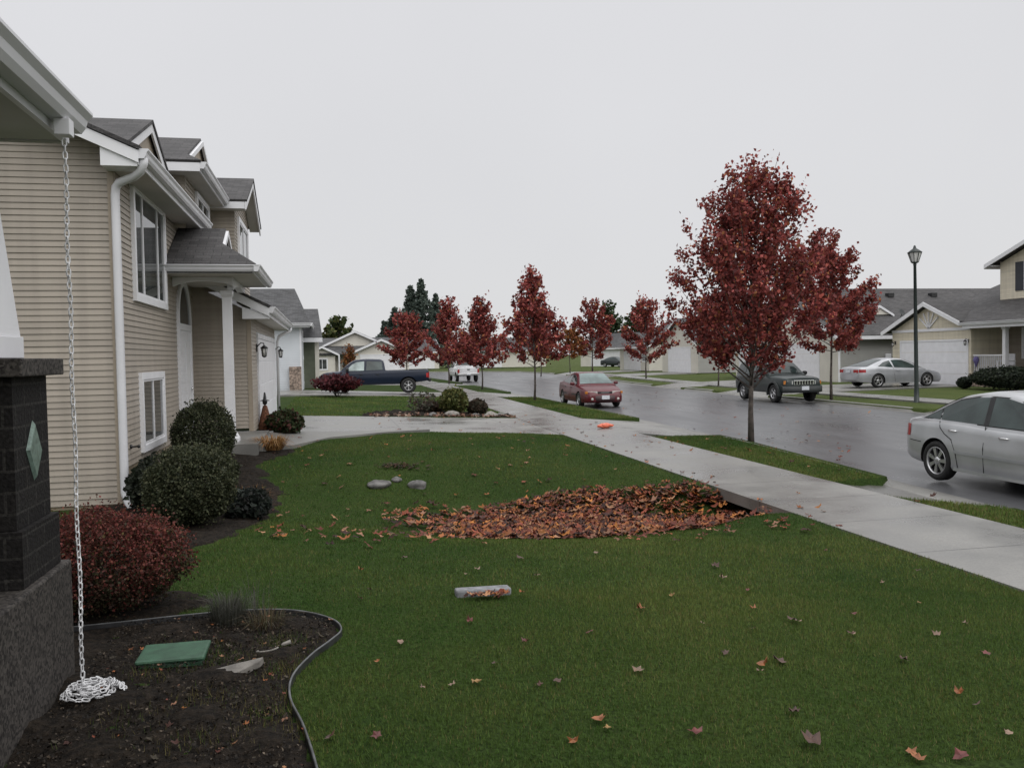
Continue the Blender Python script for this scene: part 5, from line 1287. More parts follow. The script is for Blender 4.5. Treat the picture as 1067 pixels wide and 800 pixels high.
tuft('lavender_plant', 'smaller brownish twig plant right of the grey lavender', -.42, 5.55, 260, .17, .004, 54, [(.08, .055, .03), (.06, .06, .03), (.1, .08, .05)], [2, 2, 1], .9, cat='plant', r=.11)
tuft('lavender_plant', 'sparse dry stalks at the bed edge behind the lavender', -.50, 5.85, 46, .34, .003, 55, LAV, [2, 2, 1], .35, cat='plant', r=.10)
shrub('small_shrub', 'small reddish green shrub where the front walk meets the garage', -.98, 19.9, .40, .42, .56, 56, 2600, .06, [(.03, .045, .018), (.05, .05, .022), (.09, .035, .03)], [3, 2, 1.2], z=.46)
# plants of the rock garden beside the driveway
shrub('mugo_shrub', 'yellow-green domed shrub among the rocks by the driveway', 3.95, 27.6, .46, .5, .85, 57, 3200, .08, [(.11, .115, .035), (.08, .095, .03), (.05, .065, .022), (.14, .13, .05)], [2, 2, 1, 1])
shrub('brown_shrub', 'small brownish shrub right of the domed shrub in the rock garden', 4.7, 27.6, .32, .35, .5, 58, 1500, .08, [(.07, .05, .035), (.05, .045, .03)], [1, 1])
shrub('twiggy_shrub', 'thin grey-green twiggy shrub left of the domed shrub', 2.95, 27.7, .5, .45, .75, 59, 380, .06, [(.07, .07, .05), (.09, .06, .045), (.05, .06, .035)], [2, 1, 1], stems=22, inner=.2)
shrub('brown_shrub', 'low rust-brown bush between the twiggy shrub and the domed shrub', 3.3, 28.2, .5, .35, .4, 60, 700, .08, [(.09, .05, .03), (.06, .04, .03)], [1, 1], inner=.3)
JM = [(.085, .018, .022), (.06, .015, .02), (.12, .03, .03), (.05, .02, .02)]
t = shrub('dwarf_maple', 'low spreading dark red maple in front of the navy pickup', -.55+.95, 40.2, 1.05, .9, .85, 61, 1900, .12, JM, [3, 2, 1, 1], z=.42, base=.15, inner=.1, lobes=6, rough=2.6, cat='tree', stems=8)
# rocks
def rock(label, x, y, s, seed, m='rock', z=None, group=None, name='rock', sq=(1, .8, .6)):
    rg = np.random.default_rng(seed); bm = bmesh.new(); bmesh.ops.create_icosphere(bm, subdivisions=3, radius=1)
    ph = rg.uniform(0, 6, 6)
    for v in bm.verts:
        c = v.co; k = 1+.14*math.sin(c.x*3+ph[0])*math.sin(c.y*3.4+ph[1])+.10*math.sin(c.z*5+ph[2])+.05*math.sin(c.x*9+ph[3])*math.sin(c.z*8+ph[4])
        v.co = Vector((c.x*sq[0], c.y*sq[1], c.z*sq[2]))*k*s
    me = bpy.data.meshes.new(name); bm.to_mesh(me); bm.free(); me.materials.append(M[m])
    me.polygons.foreach_set('use_smooth', np.ones(len(me.polygons), bool))
    o = bpy.data.objects.new(name, me); C.objects.link(o); o.location = (x, y, (float(h_near(x, y)) if z is None else z)+s*sq[2]*.16); o.rotation_euler = (0, 0, rg.uniform(0, 6))
    return tag(o, label, 'rock', group)
gr = 'rocks of the driveway rock garden'
for i, (x, y, s, l) in enumerate([(3.15, 26.75, .17, 'grey boulder in front of the twiggy shrub'), (3.75, 26.75, .24, 'largest pale boulder left of the domed shrub foot'), (5.0, 26.85, .24, 'tall boulder right of the brownish shrub'), (5.35, 27.0, .17, 'rounded boulder at the right end of the rock row'), (4.5, 26.75, .14, 'low stone in front of the domed shrub'), (5.65, 26.75, .11, 'last small stone before the sidewalk corner')]):
    rock(l, x, y, s, 70+i, 'palestone' if i in (1, 2) else 'rock', group=gr)
rock('left of two grey stones lying at the edge of the leaf-filled swale', .72, 13.5, .20, 80, sq=(1, .7, .45)); rock('right of two grey stones at the swale edge, beside a leafy hollow', 1.32, 13.55, .16, 81, sq=(1, .7, .6)); rock('small half-buried stone between the two grey stones', 1.02, 13.8, .10, 82)
rg = np.random.default_rng(90); n = 420
P = np.stack([rg.uniform(1.2, 6.0, n), 26.45+rg.random(n)**1.5*1.3, np.zeros(n)], 1); P[:, 2] = h_near(P[:, 0], P[:, 1])+.03
V, F, cc = leaf_quads(P, rg.uniform(.06, .16, n), rg, pick_cols(rg, [(.22, .12, .09), (.28, .18, .14), (.16, .09, .06), (.3, .22, .17)], [2, 2, 2, 1], n), flat=.5, elong=1.1)
tag(fast_mesh('rubble', V, F, M['litter'], cc), kind='stuff')
# ------------------------------------------------------------------ fallen leaves
def leaf_shape(seed, s=1.):
    """a curled five-lobed maple leaf"""
    rg = np.random.default_rng(seed); V = [(0, 0, .10*s)]; n = 10
    for k in range(n):
        a = 2*math.pi*k/n; r = (.47 if k % 2 == 0 else .345)*rg.uniform(.8, 1.15)*s*(.75 if k == 5 else 1)
        V.append((r*math.cos(a), r*math.sin(a), (.02+rg.uniform(0, .34 if k % 2 == 0 else .12))*s))
    return np.array(V), np.array([(0, 1+k, 1+(k+1) % n) for k in range(n)])
def scatter_leaves(name, P, sizes, cols, rg, kind='stuff'):
    Vs, Fs, Cs, b = [], [], [], 0; shapes = [leaf_shape(s) for s in range(6)]
    for p, s, c in zip(P, sizes, cols):
        v, f = shapes[rg.integers(6)]; a = rg.uniform(0, 6.28); t = rg.normal()*.35
        x = v[:, 0]*math.cos(a)-v[:, 1]*math.sin(a); y = v[:, 0]*math.sin(a)+v[:, 1]*math.cos(a); z = (v[:, 2]-.06)*(1 if rg.random() < .6 else -.8)+.05+x*t
        Vs.append(np.stack([x, y, z], 1)*s+p); Fs.append(f+b); Cs.append(np.tile(c, (len(v), 1))); b += len(v)
    return tag(fast_mesh(name, np.concatenate(Vs), np.concatenate(Fs), M['litter'], np.concatenate(Cs)), kind=kind)
LIT = [(.20, .054, .03), (.27, .098, .038), (.115, .036, .025), (.31, .16, .085), (.05, .023, .018), (.36, .14, .038), (.21, .108, .068)]
rg = np.random.default_rng(101); n = 4600
a = rg.uniform(0, 2*math.pi, n); r = np.sqrt(rg.random(n)); px = 3.2+2.5*r*np.cos(a)+.15*rg.normal(size=n); py = 11.2+1.75*r*np.sin(a)+.3*np.sin(px*2.1)+.12*rg.normal(size=n)
ok = (py < 12.6+.12*px) & (px < 5.6) & (h_near(px, py) < .19+.07*rg.normal(size=n)) & (rg.random(n) < np.clip((px-.6)/1.9, .15, 1))
px, py = px[ok], py[ok]; n = len(px)
P = np.stack([px, py, h_near(px, py)+.03+.06*rg.random(n)], 1)
scatter_leaves('leaf_litter', P, rg.uniform(.05, .17, n), pick_cols(rg, LIT, [3.5, 3, 3.5, 1.2, 4.5, 1.8, 1.5], n, .3), rg)
# thin scatter too small to count on lawn, walk, street and beds
n = 560
px = np.concatenate([rg.uniform(-1, 6, 190), rg.uniform(5.5, 9, 60), rg.uniform(9.6, 18.5, 90), rg.uniform(-.6, 5.2, 120), rg.normal(9.2, 1.2, 60), rg.uniform(1, 6, 40)])
py = np.concatenate([8.2+11*rg.random(190)**1.3, rg.uniform(8, 30, 60), rg.uniform(12, 45, 90), 8.6+1.3*rg.random(120), rg.normal(17.7, 1.5, 60), rg.uniform(20.5, 26.3, 40)])
hz = np.where(px > kn(py), .03+.09*np.sin(np.pi*np.clip((px-kn(py))/10, 0, 1)), np.where((px > wl(py)) & (px < wr(py)), .195, np.where((py > 20.4) & (py < 26.4) & (px < wl(py)), drive_z(px)+.005, h_near(px, py)+.035)))
scatter_leaves('leaf_scatter', np.stack([px, py, hz], 1), rg.uniform(.05, .12, n), pick_cols(rg, LIT, [2, 2, 2, 2, 2, 1, 2], n, .25), rg)
bx, by = rg.uniform(-1.2, .0, 150), rg.uniform(3.5, 5.85, 150); ok = inpoly(bx, by, bed_poly); bx, by = bx[ok], by[ok]
scatter_leaves('bed_litter', np.stack([bx, by, h_near(bx, by)+.035], 1), rg.uniform(.015, .045, len(bx)), pick_cols(rg, LIT+[(.06, .05, .035)]*2, [1, 1, 1, 2, 2, .6, 2, 4, 4], len(bx), .3), rg)
# individual leaves that can be counted on the near lawn: (photo colour, x, y, size)
KINDS = {'tan': ((.2, .13, .09), 'pale tan curled leaf lying on the lawn'), 'orange': ((.24, .085, .028), 'bright orange leaf lying on the lawn'), 'red': ((.12, .027, .023), 'dark red maple leaf lying on the lawn'), 'brown': ((.07, .034, .023), 'dark brown curled leaf lying on the lawn'), 'yellow': ((.26, .15, .045), 'yellowish leaf lying on the lawn')}
lm = {}
for k, (c, l) in KINDS.items(): lm[k] = plain(k+'_leaf', c, .5, .3, 30)
shp = {}
LV = LEAF_SPOTS
for j, (k, x, y, s) in enumerate(LV):
    key = (k, j % 3)
    if key not in shp:
        v, f = leaf_shape(200+j); me = bpy.data.meshes.new('fallen_leaf'); me.from_pydata([tuple(q) for q in v], [], [tuple(q) for q in f]); me.materials.append(lm[k]); shp[key] = me
    o = bpy.data.objects.new('fallen_leaf', shp[key]); C.objects.link(o); o.location = (x, y, float(h_near(x, y))+.018); s *= .74; o.scale = (s, s*(.8+.3*((j*7) % 5)/5), s*(1.1 if j % 4 else 1.9)); o.rotation_euler = (.25*math.sin(j*3.1), .3*math.cos(j*1.7), j*1.9)
    tag(o, KINDS[k][1], 'leaf', k+' leaves fallen on the near lawn')
# ------------------------------------------------------------------ grass blades
def blades(name, px, py, hgt, wid, rg, zoff=0., yellow=.12, tint=1.):
    pat = .42+.42*np.sin(px*1.3+1.4*np.sin(py*.9))*np.cos(py*1.05+.9*np.sin(px*.8))+.22*np.sin(px*3.9+1.5*np.sin(py*4.3))*np.sin(py*3.1+px*1.7)+.14*np.sin(px*11+py*7)*np.sin(py*13-px*5)+.55*np.exp(-((px-4.0)/1.6)**2-((py-6.6)/1.4)**2)
    pat = np.clip(pat, 0, 1.2); n = len(px); z = h_near(px, py)+zoff
    a = rg.uniform(0, 2*math.pi, n); l = hgt*rg.uniform(.45, 1.2, n)*(.8+.35*pat); ln = rg.uniform(.1, .9, n)
    o = np.stack([np.cos(a), np.sin(a), 0*a], 1); s = np.stack([-o[:, 1], o[:, 0], 0*a], 1)*(wid*rg.uniform(.7, 1.2, n))[:, None]*.5
    b = np.stack([px, py, z-.004], 1); tip = b+o*(ln*l*.75)[:, None]+np.array([0, 0, 1.])*(l*(1-.35*ln))[:, None]
    V = np.stack([b-s, b+s, tip], 1).reshape(-1, 3); F = np.arange(3*n).reshape(n, 3)
    base = np.array([(.038, .088, .014)])*(1-pat[:, None]*.75)+np.array([(.135, .165, .04)])*pat[:, None]*.75
    c = base*tint*rg.uniform(.6, 1.4, n)[:, None]
    yl = rg.random(n) < yellow*(.25+1.2*pat); c[yl] = np.array((.17, .145, .055))*rg.uniform(.6, 1.2, yl.sum())[:, None]
    return tag(fast_mesh(name, V, F, M['blade'], np.repeat(c, 3, 0)), kind='stuff')
rg = np.random.default_rng(303)
def zone(n, x0, x1, y0, y1):
    x = rg.uniform(x0, x1, n); y = rg.uniform(y0, y1, n)
    ok = (x < wl(y)+.06*rg.random(n)**2) & ~inpoly(x, y, bed_poly) & ~(poly_dist(x, y, bed2_poly) > .02) & (y < 20.42)
    ok &= ~((x < 1.0) & (y > 18.4+.85*(x+.0)) & (y > 18)) & ~((basin(x, y) > .30) & (rg.random(n) < .93))
    return x[ok], y[ok]
x, y = zone(200000, -1.2, 5.4, 3.2, 6.2); blades('grass', x, y, .032, .0045, rg)
x, y = zone(130000, -2.2, 5.6, 6.2, 10.5); blades('grass', x, y, .036, .0065, rg)
x, y = zone(90000, -1.2, 5.7, 10.5, 20.5); blades('grass', x, y, .042, .011, rg)
def strip(n, y0, y1, h, w):
    y = rg.uniform(y0, y1, n); f = rg.random(n); x = wr(y)-.05+f*(kn(y)-.06-wr(y))
    ok = ~((y > 10.38-1.2*f) & (y < 11.62+.32*f))
    for a, c in DRIVES: ok &= ~((y > a-1.25*f-.2) & (y < c-1.05))
    blades('grass', x[ok], y[ok], h, w, rg, .004, .2, 1.1)
strip(42000, 5, 20, .05, .009); strip(24000, 24.8, 41, .055, .016)
n = 26000; y = rg.uniform(26.5, 41.3, n); x = rg.uniform(-1.5, 6, n); ok = (x < wl(y)) & ~(poly_dist(x, y, rock_poly) > .05); blades('grass', x[ok], y[ok], .06, .02, rg, 0, .15, 1.15)
# ------------------------------------------------------------------ houses across and down the street
def hpart(o, t): o.matrix_parent_inverse = Matrix.Translation(-Vector(t.location)); return o
def roof_pl(t, pls, m='shingle', name='roof', th=.12):
    mb = MB()
    for p in pls: mb.slab(p, th)
    return hpart(mb.build(name, M[m], t), t)
def boards(t, segs, name='rake_board', w=.2, m='white', th=.04):
    """trim boards between 3-D points, hanging below the line; normal given"""
    mb = MB()
    for a, b, n in segs:
        a, b = Vector(a), Vector(b)
        mb.slab([a, b, b-Vector((0, 0, w)), a-Vector((0, 0, w))], th, d=Vector(n))
    return hpart(mb.build(name, M[m], t, fix=True), t)
# cream house with the gabled garage
cr = thing('cream_house', 'cream clapboard house with gabled double garage, railed porch and taller block at the frame edge', 'house', (30.3, 38.8, .27))
GX = 30.3
hpart(wall(cr, (GX, 42.0), (GX, 36.1), .2, 4.3, M['cream'], .1, lambda z: gable_rg(5.9, 3.05, .42)(z)), cr)
hpart(wall(cr, (GX, 36.1), (GX+2, 36.1), .2, 3.3, M['cream'], .1), cr)
hpart(wall(cr, (GX+2, 36.1), (GX+2, 26), .8, 3.4, M['tan'], .1), cr)
hpart(garage_door(cr, (GX, 41.25, .3), (0, -1), 4.9, 2.15), cr)
gx = GX-.35; pk = 39.05; zp = 3.05+2.95*.42+.22
roof_pl(cr, [[(gx, pk, zp), (gx, pk+3.45, zp-3.45*.42), (GX+8, pk+3.45, zp-3.45*.42), (GX+8, pk, zp)], [(gx, pk, zp), (gx, pk-2.6, zp-2.6*.42), (GX+3.4, pk-2.6, zp-2.6*.42), (GX+8, pk, zp)]])
boards(cr, [((gx-.002, pk, zp-.01), (gx-.002, pk+3.45, zp-3.45*.42-.01), (-1, 0, 0)), ((gx-.002, pk, zp-.01), (gx-.002, pk-2.6, zp-2.6*.42-.01), (-1, 0, 0))], w=.22)
boards(cr, [((GX-.02, 42.0, 3.12), (GX-.02, 36.1, 3.12), (-1, 0, 0))], 'trim_band', .14)
mb = MB()
for a in (-50, -25, 0, 25, 50):
    mb.bar((GX-.03, pk, 3.14), (GX-.03, pk+.9*math.sin(R(a)), 3.14+.85*math.cos(R(a))), .05, .09, up=(1, 0, 0))
hpart(mb.build('sunburst_trim', M['white'], cr), cr)
for y in (36.28, 41.75): hpart(lantern(cr, (GX-.014, y, 2.45), (-1, 0, 0)), cr)
# main roof along the street, eave over the porch
e0 = 29.95; roof_pl(cr, [[(e0, 36.5, 3.32), (e0, 24, 3.32), (36, 24, 5.6), (36, 40.5, 5.6), (GX+3.9, 40.5, 4.93)], [(42, 24, 3.3), (36, 24, 5.6), (36, 40.5, 5.6), (42, 40.5, 3.3)]])
hpart(gutter(cr, (e0, 36.4, 3.33), (e0, 24, 3.33), (-1, 0, 0), .14, .13), cr)
boards(cr, [((e0+.02, 36.3, 3.2), (e0+.02, 24, 3.2), (1, 0, 0))], 'porch_beam', .16)
hpart(box_part('porch_floor', M['conc'], cr, GX-.05, GX+2, 26, 36.08, .1, .85), cr)
hpart(box_part('porch_base', M['stoneveneer'], cr, GX-.12, GX-.055, 34.6, 36.1, .1, .87), cr)
for y in (34.05, 29.5):
    mb = MB(); frustum(mb, (GX+.1, y), .13, .85, .13, 1.0); frustum(mb, (GX+.1, y), .095, 1.0, .09, 2.95); frustum(mb, (GX+.1, y), .13, 2.95, .13, 3.05); hpart(mb.build('porch_post', M['white'], cr), cr)
mb = MB(); mb.box(GX+.06, GX+.14, 34.15, 36.05, 1.72, 1.78); mb.box(GX+.07, GX+.13, 34.15, 36.05, .95, 1.0)
for i in range(15):
    y = 34.24+i*.125; mb.box(GX+.085, GX+.115, y-.017, y+.017, 1.0, 1.72)
hpart(mb.build('porch_railing', M['white'], cr), cr)
hpart(window(cr, (GX+1.98, 35.1, 1.55), (0, -1), 1.15, 1.5, .1, (.5,)), cr)
UX = 33.0
hpart(wall(cr, (UX, 37.3), (UX, 27.3), 4.2, 8.6, M['cream'], .1, gable_rg(10, 6.3, .36)), cr); hpart(wall(cr, (40, 37.3), (UX, 37.3), 4.0, 6.4, M['cream'], .1), cr)
roof_pl(cr, [[(UX-.45, 32.3, 8.3), (UX-.45, 37.85, 8.3-5.55*.36), (40, 37.85, 8.3-5.55*.36), (40, 32.3, 8.3)], [(UX-.45, 32.3, 8.3), (UX-.45, 26.75, 8.3-5.55*.36), (40, 26.75, 8.3-5.55*.36), (40, 32.3, 8.3)]])
boards(cr, [((UX-.455, 32.3, 8.28), (UX-.455, 37.85, 8.28-5.55*.36), (-1, 0, 0)), ((UX-.455, 32.3, 8.28), (UX-.455, 26.75, 8.28-5.55*.36), (-1, 0, 0)), ((UX-.45, 37.86, 8.26-5.55*.36), (40, 37.86, 8.26-5.55*.36), (0, 1, 0))], w=.2)
mb = MB(); mb.slab([(UX-.41, 37.8, 6.2), (UX, 37.8, 6.2), (UX, 37.32, 6.2), (UX-.41, 37.32, 6.2)], .04); hpart(mb.build('eave_return', M['white'], cr), cr)
hpart(wall(cr, (GX+2, 26), (41.6, 26), .2, 5.3, M['cream'], .1, lambda z: [(0, 9.3)] if z <= 3.3 else [(max(0, (z-4.1)/.38), max(.1+max(0, (z-4.1)/.38), 9.3-(z-3.3)/.38))]), cr); hpart(wall(cr, (UX, 27.3), (40, 27.3), 4.2, 6.3, M['cream'], .1), cr)
hpart(window(cr, (UX, 35.75, 4.85), (0, -1), 1.3, 1.4, .1, (.5,), glass=M['glass']), cr)
hpart(box_part('shutter', plain('dark_shutter', (.02, .022, .03), .5), cr, UX-.045, UX-.018, 35.78, 36.3, 4.85, 6.25), cr)
mb = MB(); mb.box(32.6, 33.3, 0, .5, 0, .04)
ch = thing('porch_chair', 'white slatted chair on the porch of the cream house', 'chair', (31.2, 34.9, .85), R(-90))
for n_, a in (('seat', (-.27, .27, -.25, .25, .38, .42)), ('backrest', (-.27, .27, .22, .26, .43, .95)), ('armrest', (-.31, -.25, -.25, .26, .60, .64)), ('armrest', (.25, .31, -.25, .26, .60, .64))): box_part(n_, M['white'], ch, *a)
for sx in (-.28, .28):
    for sy in (-.22, .24): box_part('leg', M['white'], ch, sx-.025, sx+.025, sy-.025, sy+.025, 0, .378 if sy > 0 else .598)
fl = MB(); fl.lathe([(0, .28), (.09, .25), (.14, .12), (.1, .0), (.05, -.12), (.02, -.22), (0, -.25)], 12, (GX-.02, 35.75, 1.42)); tag(fl.build('porch_ornament', M['purple']), 'purple figure hanging on the white porch railing', 'ornament')
# grey house with the white garage doors
gh = thing('grey_house', 'grey clapboard house with dark roof and white garage behind the far red maple', 'house', (28.9, 51, .28))
HX, HY = 28.9, 45.0
hpart(wall(gh, (HX, HY), (HX+9, HY), .2, 2.95, M['greysiding'], .1), gh)
hpart(wall(gh, (HX, 57.8), (HX, HY), .2, 6.0, M['creamwhite'], .1, gable_rg(12.8, 2.95, .45)), gh)
hpart(garage_door(gh, (HX, 52.0, .3), (0, -1), 5.0, 2.15), gh); hpart(garage_door(gh, (HX, 57.2, .3), (0, -1), 2.7, 2.15), gh)
roof_pl(gh, [[(HX+3.5, 51.4, 6.15), (HX-.4, 49.6, 5.2), (HX-.4, 44.45, 2.95), (HX+16, 44.45, 2.95), (HX+16, 51.4, 6.15)], [(HX+3.5, 51.401, 6.15), (HX-.4, 53.2, 5.2), (HX-.4, 58.4, 2.95), (HX+16, 58.4, 2.95), (HX+16, 51.401, 6.15)], [(HX-.41, 49.6, 5.2), (HX-.41, 53.2, 5.2), (HX+3.49, 51.4, 6.14)]], 'shingle')
boards(gh, [((HX-.42, 44.44, 2.9), (HX+9, 44.44, 2.9), (0, -1, 0))], 'fascia', .2)
boards(gh, [((HX-.425, 44.45, 2.92), (HX-.425, 49.6, 5.18), (-1, 0, 0))], 'rake_board', .2)
boards(gh, [((HX-.425, 58.4, 2.92), (HX-.425, 53.2, 5.18), (-1, 0, 0))], 'rake_board', .2)
hpart(box_part('corner_board', M['white'], gh, HX-.02, HX+.12, HY-.03, HY-.02, .2, 2.9), gh)
hpart(box_part('meter_box', M['gutterwhite'], gh, HX+3.0, HX+3.35, HY-.16, HY-.02, 1.25, 1.85, bevel=.02), gh); hpart(box_part('meter_box', M['jeepclad'], gh, HX+3.5, HX+3.8, HY-.14, HY-.02, 1.2, 1.7, bevel=.02), gh)
c0 = Vector((33.2, 47.6, 4.72)); mb = MB(); mb.slab([c0+Vector((-1.25, -.35, -.48)), c0+Vector((.75, -.35, -.48)), c0+Vector((-.05, -.35, .0))], .04, d=(0, 1, 0), mi=1)
mb.slab([c0+Vector((-.05, -.4, .12)), c0+Vector((.95, -.4, -.46)), c0+Vector((.95, 2.4, -.46)), c0+Vector((-.05, 2.4, .12))], .1, mi=2); mb.slab([c0+Vector((-.05, -.4, .12)), c0+Vector((-1.4, -.4, -.46)), c0+Vector((-1.4, 2.4, -.46)), c0+Vector((-.05, 2.4, .12))], .1, mi=2)
mb.slab([c0+Vector((-.05, -.41, .10)), c0+Vector((.95, -.41, -.48)), c0+Vector((.95, -.41, -.62)), c0+Vector((-.05, -.41, -.06))], .03, d=(0, -1, 0)); mb.slab([c0+Vector((-.05, -.41, .10)), c0+Vector((-1.4, -.41, -.48)), c0+Vector((-1.4, -.41, -.62)), c0+Vector((-.05, -.41, -.06))], .03, d=(0, -1, 0))
hpart(mb.build('roof_gablet', [M['white'], M['creamwhite'], M['shingle']], gh, fix=True), gh)
for x, y in ((36.0, 50.2), (39.2, 50.2), (43.0, 50.0)):
    mb = MB(); z = 2.95+(y-44.45)*.46; mb.box(x-.2, x+.2, y-.2, y+.2, z-.1, z+.16); hpart(mb.build('roof_vent', M['black'], gh), gh)
mb = MB(); mb.lathe([(.11, -.3), (.11, .62), (.2, .62), (.2, .78), (0, .82)], 12, (43.4, 49.3, 5.3)); hpart(mb.build('flue_pipe', M['gutterwhite'], gh), gh)
mb = MB(); mb.lathe([(0, -.06), (.15, -.045), (.28, 0), (.29, .01), (.27, .015), (.15, -.03), (0, -.045)], 18); ds = thing('satellite_dish', 'grey satellite dish on the dark roof slope left of the cream gable', 'satellite dish', (33.75, 46.0, 3.66))
o = mb.build('reflector', M['jeepclad'], ds); o.location = (0, -.15, .62); o.rotation_euler = (R(60), 0, R(25))
mb = MB(); mb.tube([(0, 0, 0), (0, 0, .4), (0, -.1, .6)], .025, 6); mb.tube([(0, -.15, .42), (.05, -.55, .5)], .015, 6); mb.build('mast', M['iron'], ds)
# generic gabled garage-front house; front faces local -y
def simple_house(label, x, y, z, rz, W, D, ev, sl, wm, gd=(), wn=(), side='creamwhite', name='house', extra=None, rm='shingle_grey', ridge='y'):
    t = thing(name, label, 'house', (x, y, z), rz)
    def loc(o): return o
    if ridge == 'y':
        zp = ev+W/2*sl; wall(t, (-W/2, 0), (W/2, 0), 0, zp, M[wm], .12, gable_rg(W, ev, sl))
        wall(t, (W/2, 0), (W/2, D), 0, ev, M[side], .12); wall(t, (-W/2, D), (-W/2, 0), 0, ev, M[side], .12)
        mb = MB(); o = .4
        for s in (-1, 1): mb.slab([(0, -o, zp+.12), (s*(W/2+o), -o, ev-o*sl+.12), (s*(W/2+o), D, ev-o*sl+.12), (0, D, zp+.12)], .1)
        mb.build('roof', M[rm], t); mb = MB()
        for s in (-1, 1): mb.slab([(0, -o-.01, zp+.1), (s*(W/2+o), -o-.01, ev-o*sl+.1), (s*(W/2+o), -o-.01, ev-o*sl-.12), (0, -o-.01, zp-.12)], .04, d=(0, -1, 0))
        mb.build('rake_board', M['white'], t, fix=True)
    else:
        zp = ev+D/2*sl; wall(t, (-W/2, 0), (W/2, 0), 0, ev, M[wm], .12)
        for s, a, b in ((1, (W/2, 0), (W/2, D)), (-1, (-W/2, D), (-W/2, 0))): wall(t, a, b, 0, zp, M[side], .12, gable_rg(D, ev, sl))
        mb = MB(); o = .4; mb.slab([(-W/2-o, -o, ev-o*sl+.12), (W/2+o, -o, ev-o*sl+.12), (W/2+o, D/2, zp+.12), (-W/2-o, D/2, zp+.12)], .1); mb.slab([(-W/2-o, D+o, ev-o*sl+.12), (W/2+o, D+o, ev-o*sl+.12), (W/2+o, D/2+.001, zp+.12), (-W/2-o, D/2+.001, zp+.12)], .1)
        mb.build('roof', M[rm], t); mb = MB(); mb.box(-W/2-o, W/2+o, -o-.06, -o-.01, ev-o*sl-.1, ev-o*sl+.1); mb.build('fascia', M['white'], t)
        mb = MB()
        for s in (-1, 1):
            for e in (-o, D+o): mb.slab([(s*(W/2+o+.01), e, ev-o*sl+.1), (s*(W/2+o+.01), D/2, zp+.1), (s*(W/2+o+.01), D/2, zp-.1), (s*(W/2+o+.01), e, ev-o*sl-.1)], .03, d=(s, 0, 0))
        mb.build('rake_board', M['white'], t, fix=True)
    for a, w_, h_ in gd: garage_door(t, (a, 0, 0), (1, 0), w_, h_)
    for a, b, w_, h_ in wn: window(t, (a, 0, b), (1, 0), w_, h_, .1, (.5,))
    return t
RZ = R(-90)
simple_house('pale house with a single white gabled garage seen beside the large maple', 31.4, 74.0, .32, RZ, 8.2, 12, 2.75, .5, 'creamwhite', [(-2.5, 5.0, 2.2)], [], side='greysiding')
simple_house('pale low house with white garage doors behind the far-strip red maple', 32.2, 88.2, .3, RZ, 9.0, 12, 2.6, .45, 'creamwhite', [(-3.0, 5.0, 2.2)], [(2.6, .9, 1.1, 1.1)], ridge='x')
simple_house('pale low house with a wide pale garage behind the round red maple', 41.5, 118, .3, R(-52), 15, 10, 2.7, .42, 'creamwhite', [(-5.5, 5.2, 2.2)], [(2.2, .8, 1.8, 1.3)], ridge='x')
simple_house('pale house at the bend beyond the spiky red maple', 27, 133, .3, R(-15), 13, 9, 2.7, .42, 'creamwhite', [(-5.4, 5.0, 2.2)], [(2.2, .8, 1.5, 1.2)], ridge='x')
simple_house('low tan house at the end of the street behind the white pickup', 10, 134, .3, R(4), 14, 9, 2.7, .42, 'creamwhite', [(1.2, 5.0, 2.2)], [(-5, .8, 1.8, 1.2)], ridge='x')
# cream house with three gables seen over the navy pickup
t3 = thing('gabled_house', 'cream bungalow with three white-edged gables behind the navy pickup', 'house', (2.8, 90, .3))
def gab(xc, y0, hw, ev, sl, D, wm='creamwhite'):
    zp = ev+hw*sl; hpart(wall(t3, (xc-hw, y0), (xc+hw, y0), .2, zp, M[wm], .12, gable_rg(2*hw, ev, sl)), t3); o = .35; a = zp+.12; b = ev-o*sl+.12
    roof_pl(t3, [[(xc, y0-o, a), (xc+s*(hw+o), y0-o, b), (xc+s*(hw+o), y0+D, b), (xc, y0+D, a)] for s in (-1, 1)], 'shingle_grey')
    boards(t3, [((xc, y0-o-.01, a-.02), (xc+s*(hw+o), y0-o-.01, b-.02), (0, -1, 0)) for s in (-1, 1)], w=.22)
    hpart(wall(t3, (xc+hw, y0), (xc+hw, y0+D), .2, ev, M[wm], .12), t3)
gab(2.75, 90, 2.9, 3.55, .45, 9); gab(5.2, 86.5, 2.7, 2.75, .43, 8); gab(-.55, 87.6, 1.25, 2.7, .48, 6)
roof_pl(t3, [[(-2.5, 87.3, 2.6), (8, 87.3, 2.6), (8, 93, 4.3), (-2.5, 93, 4.3)]], 'shingle_grey')
hpart(wall(t3, (-1.9, 88.6), (7.9, 88.6), .2, 2.7, M['creamwhite'], .12), t3)
hpart(window(t3, (-1.1, 87.6, 1.0), (1, 0), 1.1, 1.2, .1, (.5,)), t3); hpart(box_part('door', M['jeepgreen'], t3, 1.5, 2.45, 88.54, 88.58, .25, 2.3), t3)
hpart(garage_door(t3, (3.2, 86.5, .25), (1, 0), 4.2, 2.15), t3)
for x in (1.1, 2.6): hpart(box_part('porch_post', M['white'], t3, x-.07, x+.07, 87.25, 87.39, .2, 2.55), t3)
